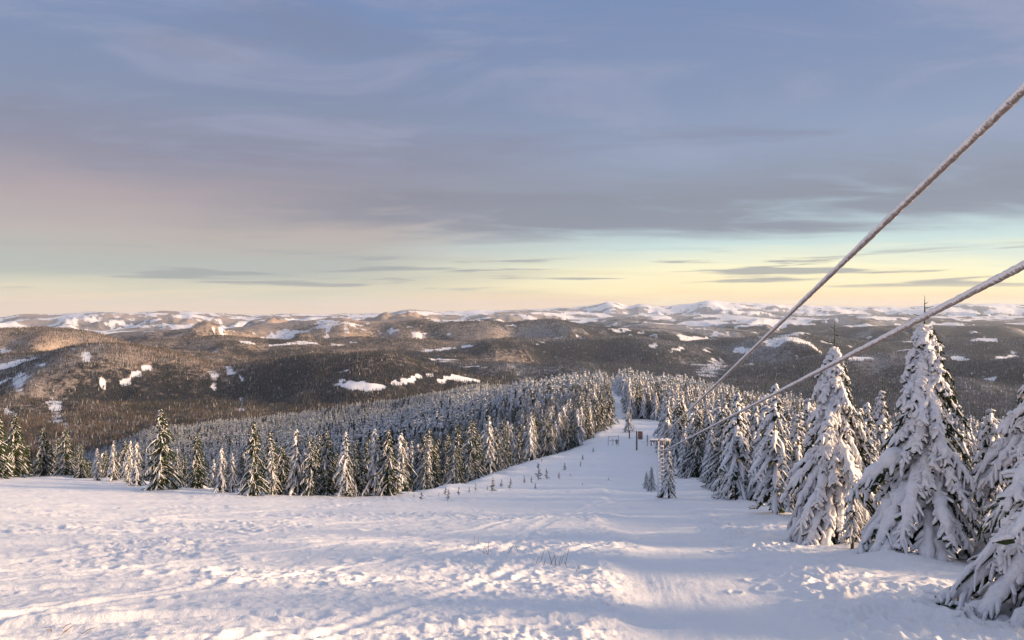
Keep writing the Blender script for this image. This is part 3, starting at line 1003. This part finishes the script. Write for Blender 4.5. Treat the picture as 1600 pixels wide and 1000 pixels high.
# right of the piste
x, y = poisson(8, 330, 26, 340, 3.0, .46, g)
sr = -poly_sd(x, y, RIGHT)
k = (sr > 0.3) & (np.abs(x / y) < .80) & ((np.abs(path_d(x, y)) > 3.6) | (y < 205)) & (np.hypot(x - hx2, y - hy2) > 3.4)
bare = (((x - 44) / 15) ** 2 + ((y - 210) / 28) ** 2) < 1
k &= ~bare
x, y, sr = x[k], y[k], sr[k]
for xx, yy in zip(x, y):
    h = np.interp(yy, [26, 45, 60, 100, 200, 330], [5.4, 6.6, 7.6, 9.0, 10.5, 11.5]) * g.uniform(.62, 1.12)
    cand.append((xx, yy, h, 0 if g.random() < .86 else 1, 'R'))
# single ones: by the lift, on the bend of the piste, at the very left
extra = [(1046, 779, 3.9, 0, 'spruce wrapped in snow directly beside the lattice lift mast'),
         (1019, 769, 2.3, 0, 'taller of the two little spruces left of the lift mast'), (1011, 764, 1.7, 0, 'smaller of the two little spruces left of the lift mast'),
         (983, 676, 6.6, 0, 'lone snowy spruce on the bend of the piste behind the wooden posts'),
         ]
row = [(-8, 748, 628, 1), (22, 746, 640, 1), (66, 744, 662, 1), (100, 743, 660, 1), (124, 748, 690, 1), (150, 752, 700, 0), (176, 752, 688, 0), (198, 756, 702, 0), (213, 760, 690, 0),
       (250, 766, 628, 1), (275, 764, 700, 0), (306, 764, 672, 1), (345, 770, 698, 0), (362, 770, 706, 0), (395, 776, 648, 1), (425, 774, 705, 0), (438, 774, 690, 1), (463, 774, 668, 0), (484, 775, 672, 1),
       (510, 774, 664, 1), (540, 777, 672, 0), (555, 776, 682, 1), (585, 774, 668, 0), (606, 775, 662, 1), (636, 766, 682, 1), (655, 757, 690, 1), (677, 752, 690, 0), (702, 750, 680, 1), (722, 740, 655, 1),
       (745, 733, 672, 0), (765, 726, 662, 1), (790, 726, 668, 0), (808, 724, 664, 1), (830, 718, 656, 1), (850, 708, 652, 0), (878, 700, 640, 1), (905, 686, 628, 1), (922, 682, 622, 0), (940, 672, 606, 1), (952, 664, 600, 1)]
for k_, (px_, yb_, yt_, kd) in enumerate(row):
    wd = ['darkest and broadest' if px_ == 395 else 'tall long-tipped' if px_ == 250 else '', ''][0]
    nm_ = ('%s spruce' % ('green' if kd else 'white-rimed'))
    ORD = 'first second third fourth fifth sixth seventh eighth ninth tenth eleventh twelfth thirteenth fourteenth fifteenth sixteenth seventeenth eighteenth nineteenth twentieth'.split()
    if wd:
        lb = '%s %s in the front tree row along the left of the slope' % (wd, nm_)
    elif k_ < 20:
        lb = '%s tree from the left in the front row, a %s' % (ORD[k_], nm_)
    else:
        lb = '%s front-row tree counted leftwards from where the piste enters the forest, %s' % (ORD[len(row) - 1 - k_], nm_)
    extra.append((px_, yb_, -(yb_ - yt_), kd, lb))
A = np.array([c[:3] for c in cand])
AZ = height(A[:, 0].copy(), A[:, 1].copy())
kinds = np.array([c[3] for c in cand]); sides = [c[4] for c in cand]
placed = []
for px_, yp_, h_, kd, lb in extra:
    ex, ey, ez = pick(px_, yp_)
    if h_ < 0: h_ = min(-h_ * ey / F, 14.0)
    placed.append((ex, ey))
    v = (MID_R if kd == 0 else MID_G)[int(px_) % 6]
    plant_tree(v, ex, ey, lb, scale=h_ / (6.3 if kd else 6.0), rz=random.uniform(-.4, .4) if kd else random.uniform(-.5, .5))
keep = np.ones(len(A), bool)
for ex, ey in placed:
    keep &= np.hypot(A[:, 0] - ex, A[:, 1] - ey) > 1.9
vis = visible(A[:, 0], A[:, 1], AZ + A[:, 2]) & keep
# front-to-back: which ones still show beside and above those before them
order = np.argsort(A[:, 1])
buf = np.full(460, 1000.0)
score = np.zeros(len(A))
for i in order:
    if not vis[i]: continue
    x, y, h = A[i]
    cpx = 800 + F * x / y; top = 480 - F * (AZ[i] + h) / y; bot = 480 - F * AZ[i] / y; hw = .16 * h * F / y
    b0, b1 = int((cpx - hw) // 4) + 20, int((cpx + hw) // 4) + 21
    if b1 <= 22 or b0 >= 418: continue
    b0, b1 = max(b0, 0), min(b1, 459)
    seg = buf[b0:b1]
    vis_px = np.clip(np.minimum(seg, bot) - top, 0, None).mean() if seg.size else 0
    score[i] = vis_px * hw
    mid = max((b0 + b1) // 2, b0)
    inner = slice(b0 + (b1 - b0) // 4, max(b1 - (b1 - b0) // 4, b0 + 1))
    buf[inner] = np.minimum(buf[inner], top + (bot - top) * .18)
top_i = np.argsort(-score)[:250]
top_i = [i for i in top_i if score[i] > 1]
chosen = set(int(i) for i in top_i)
ordn = 'first second third fourth fifth sixth seventh eighth ninth tenth eleventh twelfth thirteenth fourteenth fifteenth sixteenth seventeenth eighteenth nineteenth twentieth'.split()
ZL = [(200, 'behind the row, left end'), (330, 'around the long-tipped spruce'), (470, 'around the darkest spruce'), (640, 'behind the row, middle'), (760, 'above the sapling row'), (860, 'where the row climbs'), (9999, 'left of the forest path')]
ZR = [(1010, 'right of the forest path'), (1070, 'behind the lift mast'), (1120, 'right of the lift mast'), (1165, 'under the upper cable'), (1210, 'under the lower cable'), (1260, 'left of the big spruces'), (1400, 'around the left big spruce'),
      (1500, 'around the tallest spruce'), (9999, 'by the right picture edge')]
bins = {}
for i in chosen:
    x, y, h = A[i]
    p = 800 + F * x / y
    zone = next(nm for lim, nm in (ZL if sides[i] == 'L' else ZR) if p < lim)
    dd = [l for l in ((70, 85, 110, 9999) if sides[i] == 'L' else (45, 80, 140, 9999))]
    rowi = next(k for k, l in enumerate(dd) if y < l)
    bins.setdefault((sides[i], zone, rowi), []).append(i)
for (sd, zone, rowi), mem in bins.items():
    mem.sort(key=lambda i: A[i, 0] / A[i, 1])
    for n_, i in enumerate(mem):
        x, y, h = A[i]
        kd = kinds[i]
        v = (MID_G if kd else MID_R)[int(rng.integers(6))]
        where = ('nearest', 'second', 'third', 'farthest')[rowi] + ' ranks'
        lb = '%s %s spruce from the left, %s of forest %s' % (ordn[min(n_, 19)], 'green' if kd else 'rimed', where, zone)
        if n_ == len(mem) - 1 and n_ > 0:
            lb = 'rightmost %s spruce, %s of forest %s' % ('green' if kd else 'rimed', where, zone)
        plant_tree(v, x, y, lb, 'forest trees left of the piste' if sd == 'L' else 'forest trees right of the piste', scale=h / 6.0, rz=rng.uniform(-.5, .5), z=AZ[i])

# ------------------------------------------------------------------ the rest of the forest: one mass
SX, SY, SZ, SS, SI = [], [], [], [], []


def scatter(x, y, z, s, idx):
    SX.append(x); SY.append(y); SZ.append(z); SS.append(s); SI.append(idx)


rest = [i for i in range(len(A)) if i not in chosen and keep[i] and (vis[i] or A[i, 1] < 120)]
if rest:
    rest = np.array(rest)
    pk = np.where(kinds[rest] == 1, rng.choice(P_MG, rest.size), rng.choice(P_MR, rest.size))
    scatter(A[rest, 0], A[rest, 1], AZ[rest] - .1, A[rest, 2] / 6.0, pk)
g = np.random.default_rng(77)
r0 = 300.0
while r0 < 8800:
    dens = np.interp(r0, [300, 800, 1500, 3000, 5400, 8800], [16, 28, 50, 75, 120, 210])     # m2 per tree
    st = math.sqrt(dens)
    r1 = r0 + st * 6
    na = int(np.radians(80) * (r0 + r1) / 2 / st)
    rr, aa = np.meshgrid(np.arange(r0, r1, st), np.radians(-40) + np.radians(80) * np.arange(na) / na)
    rr = (rr + g.uniform(-.5, .5, rr.shape) * st).ravel(); aa = (aa + g.uniform(-.5, .5, aa.shape) * st / r0).ravel()
    x, y = np.sin(aa) * rr, np.cos(aa) * rr
    z = height(x, y)
    ht = np.interp(rr, [300, 900, 2200, 5400, 8800], [11.5, 12.5, 11.5, 11.5, 13.5]) * g.uniform(.6, 1.15, rr.size)
    ok_ = visible(x, y, z + ht)
    x, y, z, ht, rr = x[ok_], y[ok_], z[ok_], ht[ok_], rr[ok_]
    if x.size:
        px_, yp_ = 800 + F * x / y, 480 - F * z / y
        op, frs = landcover(x, y, z, rr, px_, yp_)
        ok_ = (op < g.uniform(.2, .75, x.size)) & (fbm(x / 48 - 4, y / 48, 3) > g.uniform(-.62, -.38, x.size)) & ((np.abs(path_d(x, y)) > np.interp(y, [300, 600], [4, 5])) | (y > 640))
        # a cleared strip on the left flank
        ok_ &= ~((np.abs(x + 0.02 * y - (-150 + (y - 520) * .28)) < 9) & (y > 330) & (y < 800))
        x, y, z, ht, rr, frs, px_ = [q[ok_] for q in (x, y, z, ht, rr, frs, px_)]
        u = g.random(x.size)
        grp = fbm(x / 55, y / 55, 3) 
        ht = ht * (1 + .45 * fbm(x / 40 + 9, y / 40, 2))
        rimed = u < np.clip(frs * .9 + .10 + .9 * grp + .42 * (px_ > 640) * (rr < 1600), 0.03, .97)
        if r0 < 1500:
            idx = np.where(rimed, g.choice(P_FR, x.size), g.choice(P_FD, x.size)); s = ht / 10
        else:
            gr = g.random(x.size) < .88
            warm = g.random(x.size) < sun_warmth(x, y)
            idx = np.where(rimed, np.where(gr, np.where(warm, g.choice(P_CG, x.size), g.choice(P_CS, x.size)), g.choice(P_CR, x.size)), g.choice(P_CD, x.size)); s = ht / 12
        scatter(x, y, z - .5, s, idx)
    r0 = r1
SX, SY, SZ, SS, SI = [np.concatenate(q) for q in (SX, SY, SZ, SS, SI)]
fm = bpy.data.meshes.new('forest_points')
fm.vertices.add(len(SX))
fm.vertices.foreach_set('co', np.stack([SX, SY, SZ], 1).astype(np.float32).ravel())
a = fm.attributes.new('tree_scale', 'FLOAT', 'POINT'); a.data.foreach_set('value', SS.astype(np.float32))
a = fm.attributes.new('tree_kind', 'INT', 'POINT'); a.data.foreach_set('value', SI.astype(np.int32))
a = fm.attributes.new('tree_turn', 'FLOAT', 'POINT'); a.data.foreach_set('value', rng.uniform(-.6, .6, len(SX)).astype(np.float32))
forest = link('forest', fm)
tag(forest, 'dense snowy spruce forest covering the ridge and the hills beyond', 'forest', kind='stuff')
ng = bpy.data.node_groups.new('forest_scatter', 'GeometryNodeTree')
ng.interface.new_socket('Geometry', in_out='INPUT', socket_type='NodeSocketGeometry')
ng.interface.new_socket('Geometry', in_out='OUTPUT', socket_type='NodeSocketGeometry')
gi = ng.nodes.new('NodeGroupInput'); go = ng.nodes.new('NodeGroupOutput')
ip = ng.nodes.new('GeometryNodeInstanceOnPoints')
ci = ng.nodes.new('GeometryNodeCollectionInfo')
ci.inputs['Collection'].default_value = protos
ci.inputs['Separate Children'].default_value = True
ci.inputs['Reset Children'].default_value = True


def named(nm, typ):
    nd = ng.nodes.new('GeometryNodeInputNamedAttribute'); nd.data_type = typ
    nd.inputs['Name'].default_value = nm
    return nd.outputs['Attribute']


cx = ng.nodes.new('ShaderNodeCombineXYZ')
ng.links.new(named('tree_turn', 'FLOAT'), cx.inputs[2])
ng.links.new(gi.outputs[0], ip.inputs['Points'])
ng.links.new(ci.outputs[0], ip.inputs['Instance'])
ip.inputs['Pick Instance'].default_value = True
ng.links.new(named('tree_kind', 'INT'), ip.inputs['Instance Index'])
ng.links.new(cx.outputs[0], ip.inputs['Rotation'])
ng.links.new(named('tree_scale', 'FLOAT'), ip.inputs['Scale'])
ng.links.new(ip.outputs[0], go.inputs[0])
md = forest.modifiers.new('scatter', 'NODES')
md.node_group = ng

# ------------------------------------------------------------------ the lift: cables, mast, posts, gate
mx, my, mz = pick(1035, 778)
TOP = -(690 - 480) / F * my


def cable(name, p0, p1, ext, rad, label, seed, sag=0.0):
    g = np.random.default_rng(seed)
    p0, p1 = np.array(p0, float), np.array(p1, float)
    L = np.linalg.norm(p1 - p0) * ext
    d = (p1 - p0) / np.linalg.norm(p1 - p0)
    s = [0.0]
    n = 1500
    u = np.linspace(0, 1, n)
    dist = L * (1 - (1 - u) ** 1.6)        # finer towards the viewer's end
    pts = p0[None] + d[None] * dist[:, None]
    pts[:, 2] -= sag * 4 * (u * (1 - u))
    S = Soup()
    rr = rad * (1 + .10 * fbm(dist * 3.1, dist * 0 + seed, 3) + .16 * (vnoise(dist * 14, dist * 0 + seed) - .5))
    S.tubes(pts[None], rr[None], 14, .09)
    return S.mesh(name, M_CABLE)


c0 = (mx - .35, my, TOP + .02); c1 = (0.6745 * 6.3, 6.3, (480 - 137) / F * 6.3)
o = link('lift_cable', cable('upper_cable', c0, c1, 1.28, .041, '', 1))
tag(o, 'upper rime-coated lift cable rising steeply to the right', 'cable', 'rimed lift cables')
c2 = (mx + .25, my, -(704 - 480) / F * my); c3 = (0.6745 * 7.0, 7.0, (480 - 414) / F * 7.0)
o = link('lift_cable', cable('lower_cable', c2, c3, 1.28, .039, '', 2))
tag(o, 'lower rime-coated lift cable running in front of the two big spruces', 'cable', 'rimed lift cables')

mast = bpy.data.objects.new('lift_mast', None); col.objects.link(mast); mast.location = (mx - .12, my, mz - .1)
tag(mast, 'snow-caked lattice lift mast with crossarm where the cables meet', 'lift mast')
mh = TOP - mz + .1
for sx in (-.17, .17):
    for sy in (-.14, .14):
        S = Soup(); p = np.zeros((1, 12, 3)); p[0, :, 0] = sx; p[0, :, 1] = sy; p[0, :, 2] = np.linspace(-.1, mh, 12)
        S.tubes(p, rng.uniform(.04, .06, (1, 12)), 6, .2)
        link('upright', S.mesh('upright', M_STEEL if sx > 0 else M_RIME), mast)
for k in range(13):
    S = Soup(); S.box((0, -.15, .25 + k * (mh - .3) / 13), (.42, .07, .05)); S.box((0, -.15, .29 + k * (mh - .3) / 13), (.36, .09, .035))
    link('rung', S.mesh('rung', M_RIME), mast)
S = Soup(); S.box((0, 0, mh + .02), (1.5, .12, .12))
xa = link('crossarm', S.mesh('crossarm', M_STEEL), mast)
S = Soup(); p = np.zeros((1, 14, 3)); p[0, :, 0] = np.linspace(-.78, .78, 14); p[0, :, 2] = mh + .12
S.tubes(p, rng.uniform(.06, .11, (1, 14)), 7, .2); link('snow_load', S.mesh('snow_load', M_RIME), xa)
for sx in (-.65, -.25, .3, .65):
    S = Soup(); th = np.linspace(0, 2 * np.pi, 13); p = np.zeros((1, 13, 3)); p[0, :, 1] = np.cos(th) * .16; p[0, :, 2] = mh - .16 + np.sin(th) * .16; p[0, :, 0] = sx
    S.tubes(p, np.full((1, 13), .045), 6); S.box((sx, 0, mh - .16), (.05, .3, .05)); S.box((sx, 0, mh - .16), (.045, .05, .3))
    link('sheave_wheel', S.mesh('sheave_wheel', M_STEEL), mast)


def post(px_, yp_, h, rad, label, board=None):
    x, y, z = pick(px_, yp_)
    o = bpy.data.objects.new('wooden_post', None); col.objects.link(o); o.location = (x, y, z)
    tag(o, label, 'post', 'posts at the lower lift stop')
    S = Soup(); p = np.zeros((1, 8, 3)); p[0, :, 2] = np.linspace(-.3, h, 8); S.tubes(p, np.full((1, 8), rad) * rng.uniform(.92, 1.08, (1, 8)), 9)
    S.box((0, 0, h - .02), (rad * 1.3, rad * 1.3, .05))
    link('shaft', S.mesh('shaft', M_WOOD), o)
    S = Soup(); p = np.zeros((1, 6, 3)); p[0, :, 2] = h + np.array([-.05, .02, .1, .2, .27, .3]); S.tubes(p, rad * np.array([[1.0, 1.35, 1.4, 1.1, .6, .1]]), 9, .08)
    link('snow_cap', S.mesh('snow_cap', M_RIME), o)
    if board:
        for k in range(4):
            S = Soup(); S.box((board[0] + (k - 1.5) * board[2] / 4, -.02 * (k % 2), board[1]), (board[2] / 4 - .02, .07, board[3] - .05 * (k % 2)))
            link('plank', S.mesh('plank', M_WOOD), o)
        S = Soup(); p = np.zeros((1, 6, 3)); p[0, :, 0] = board[0] + np.linspace(-.5, .5, 6) * board[2]; p[0, :, 2] = board[1] + board[3] / 2 + .05
        S.tubes(p, np.array([[.03, .1, .12, .12, .1, .03]]), 7, .15)
        link('snow_load', S.mesh('snow_load', M_RIME), o)
    return o


post(995.5, 704, 3.9, .16, 'tall brown wooden post carrying an upright plank board', (.72, 3.0, .95, 1.7))
post(984, 686, 2.0, .15, 'short dark wooden post behind the tall one with the board')
post(1012, 697, 2.2, .10, 'thin snowy post between the board and the lift mast')

gx_, gy_, gz_ = pick(959, 697)
gate = bpy.data.objects.new('metal_barrier', None); col.objects.link(gate); gate.location = (gx_, gy_, gz_)
gate.rotation_euler = (0, 0, -.25)
tag(gate, 'open rectangular metal tube barrier standing alone on the piste', 'barrier')
for sx, sy, hh in ((-1.15, 0, 2.0), (1.15, 0, 2.4), (-.2, .5, 1.6), (.75, -.3, 1.5)):
    S = Soup(); p = np.zeros((1, 5, 3)); p[0, :, 0] = sx; p[0, :, 1] = sy; p[0, :, 2] = np.linspace(-.3, hh, 5); S.tubes(p, np.full((1, 5), .055), 7)
    link('upright', S.mesh('upright', M_STEEL), gate)
for z0, z1 in ((1.85, 2.15), (.95, 1.2)):
    S = Soup(); p = np.zeros((1, 8, 3)); p[0, :, 0] = np.linspace(-1.2, 1.2, 8); p[0, :, 2] = np.linspace(z0, z1, 8); S.tubes(p, np.full((1, 8), .05), 7)
    rl = link('rail', S.mesh('rail', M_STEEL), gate)
    S = Soup(); p = p.copy(); p[..., 2] += .06; S.tubes(p, rng.uniform(.03, .06, (1, 8)), 6, .2); link('snow_load', S.mesh('snow_load', M_RIME), rl)
S = Soup(); S.box((.75, -.3, .95), (.5, .12, .9)); link('panel', S.mesh('panel', M_STEEL), gate)

# lighter return cables running on from the mast to the posts
bx_, by_, bz_ = pick(995.5, 704)
for k, (dxx, zz) in enumerate(((-.3, 2.3), (.3, 1.5))):
    S = Soup(); u = np.linspace(0, 1, 40); p = np.zeros((1, 40, 3))
    a_ = np.array([mx + dxx * 2, my, TOP - .1 - .4 * k]); b_ = np.array([bx_ + .3 + k * 1.6, by_, bz_ + zz])
    p[0] = a_ + (b_ - a_) * u[:, None]; p[0, :, 2] -= 1.2 * u * (1 - u) * (1 + k)
    S.tubes(p, np.full((1, 40), .045), 6, .2)
    tag(link('return_cable', S.mesh('return_cable', M_RIME)), ('upper' if k == 0 else 'lower') + ' thin snowy cable running on from the mast to the wooden posts', 'cable', 'thin return cables')


# ------------------------------------------------------------------ saplings along the left of the piste
def sapling_meshes(seed, H=1.0, n=9):
    g = np.random.default_rng(seed)
    st, tw, sn = Soup(), Soup(), Soup()
    p = np.zeros((1, 5, 3)); p[0, :, 2] = np.linspace(-.1, H, 5); p[0, :, 0] = np.cumsum(g.normal(0, .015, 5))
    st.tubes(p, np.array([[.02, .018, .014, .01, .004]]), 5)
    nb = n * 4
    t = np.repeat(np.linspace(.08, .85, n), 4) + g.normal(0, .02, nb); a = g.uniform(0, 6.28, nb); L = (.30 * (1 - t) + .05) * g.uniform(.5, 1.2, nb)
    c0 = np.stack([np.interp(t, np.linspace(0, 1, 5), p[0, :, 0]), 0 * t, t * H], -1); c2 = c0 + np.stack([np.cos(a) * L, np.sin(a) * L, L * g.uniform(-.25, .35, nb)], -1)
    c1 = (c0 + c2) / 2 + [0, 0, .01]
    q = np.stack([c0, c1, c2], 1)
    tw.tubes(q, np.repeat(np.array([[.016, .028, .006]]), nb, 0), 3, .4)
    kk = g.random(nb) < .55
    q = q[kk].copy(); q[..., 2] += .018
    sn.tubes(q, np.repeat(np.array([[.012, .024, .01]]), kk.sum(), 0), 3, .4)
    return st.mesh('sapling_stem', M_BARK), tw.mesh('sapling_twigs', M_NEEDLE, False), sn.mesh('sapling_snow', M_RIME)


SAP = [sapling_meshes(300 + k) for k in range(5)]
spots = [(120, 445, 70), (280, 410, 60), (300, 450, 80), (375, 415, 65), (445, 393, 40), (490, 383, 60), (570, 378, 30), (607, 385, 105), (663, 357, 60), (720, 368, 75),
         (823, 330, 60), (868, 325, 50), (915, 308, 125), (895, 367, 45), (972, 303, 80), (1055, 298, 50), (1092, 240, 60), (1133, 280, 22), (1200, 215, 40), (1217, 170, 40),
         (1288, 120, 40), (1390, 310, 24), (1215, 343, 16), (938, 180, 26), (238, 415, 26), (70, 425, 22)]
spots = sorted(spots)
ordn2 = ordn + ['twenty-first', 'twenty-second', 'twenty-third', 'twenty-fourth', 'twenty-fifth', 'twenty-sixth']
for k, (zx, zy, hp) in enumerate(spots):
    px_, yp_ = 630 + zx * .231, 680 + zy * .231
    x, y, z = pick(px_, yp_)
    s = max(hp * .231 * y / F, .3)
    ms = SAP[k % 5]
    root = bpy.data.objects.new('spruce_sapling', None); col.objects.link(root); root.location = (x, y, z); root.scale = (s * .85, s * .85, s); root.rotation_euler = (random.uniform(-.08, .08), random.uniform(-.08, .08), random.uniform(0, 6))
    tag(root, '%s small sapling from the left in the loose row on the open snow' % ordn2[k], 'sapling', 'saplings on the open snow')
    link('stem', ms[0], root); tw = link('twigs', ms[1], root); link('snow_load', ms[2], tw)

# dry stalks poking through the snow
for k, (px_, yp_, n_, h_) in enumerate([(872, 884, 7, .38), (843, 880, 3, .3), (905, 893, 3, .22), (758, 868, 3, .3), (744, 852, 2, .34), (90, 994, 6, .10), (800, 866, 2, .28)]):
    x, y, z = pick(px_, yp_)
    S = Soup(); g = np.random.default_rng(400 + k)
    b0 = np.stack([g.normal(0, .12, n_), g.normal(0, .12, n_), np.full(n_, -.05)], -1); tip = b0 + np.stack([g.normal(0, .12, n_), g.normal(0, .1, n_), g.uniform(.5, 1.1, n_) * h_ + .05], -1)
    S.tubes(np.stack([b0, (b0 + tip) / 2 + [0, 0, .03], tip], 1), np.repeat(np.array([[.007, .006, .003]]), n_, 0), 4)
    o = link('dry_grass_tuft', S.mesh('dry_grass_tuft', M_STRAW), loc=(x, y, z))
    tag(o, ['largest tuft of dry stalks in the middle of the trodden snow', 'dry stalks just left of the largest tuft', 'dry stalks just right of the largest tuft', 'dry stalks nearest the left side of the tuft group',
            'single pair of tall dry stalks up the slope from the tufts', 'flat dark grass showing at the lower left picture edge', 'pair of dry stalks between the other tufts'][k], 'grass tuft', 'dry stalks in the snow')

# ------------------------------------------------------------------ the air
import bmesh
bm = bmesh.new()
bmesh.ops.create_cube(bm, size=1.0)
hm = bpy.data.meshes.new('haze'); bm.to_mesh(hm); bm.free()
zlo, zhi = float(GZ.min()) - 2, max(float(GZ.max()) + 20, 60.0)
hz_o = link('haze', hm)
hz_o.scale = (78000, 78000, zhi - zlo)
hz_o.location = (0, 0, (zhi + zlo) / 2)
tag(hz_o, 'thin pinkish winter haze over the valleys', 'haze', kind='stuff')
m = bpy.data.materials.new('haze_air'); m.use_nodes = True
t = NT(m.node_tree)
o = t.n('ShaderNodeOutputMaterial'); v = t.n('ShaderNodeVolumePrincipled')
v.inputs['Color'].default_value = (0.68, 0.81, 0.98, 1)
v.inputs['Density'].default_value = 1.5e-5
v.inputs['Anisotropy'].default_value = 0.2
t.l(v.outputs[0], o.inputs['Volume'])
hm.materials.append(m)
print('ground verts', len(GX), 'zrange', zlo, zhi)
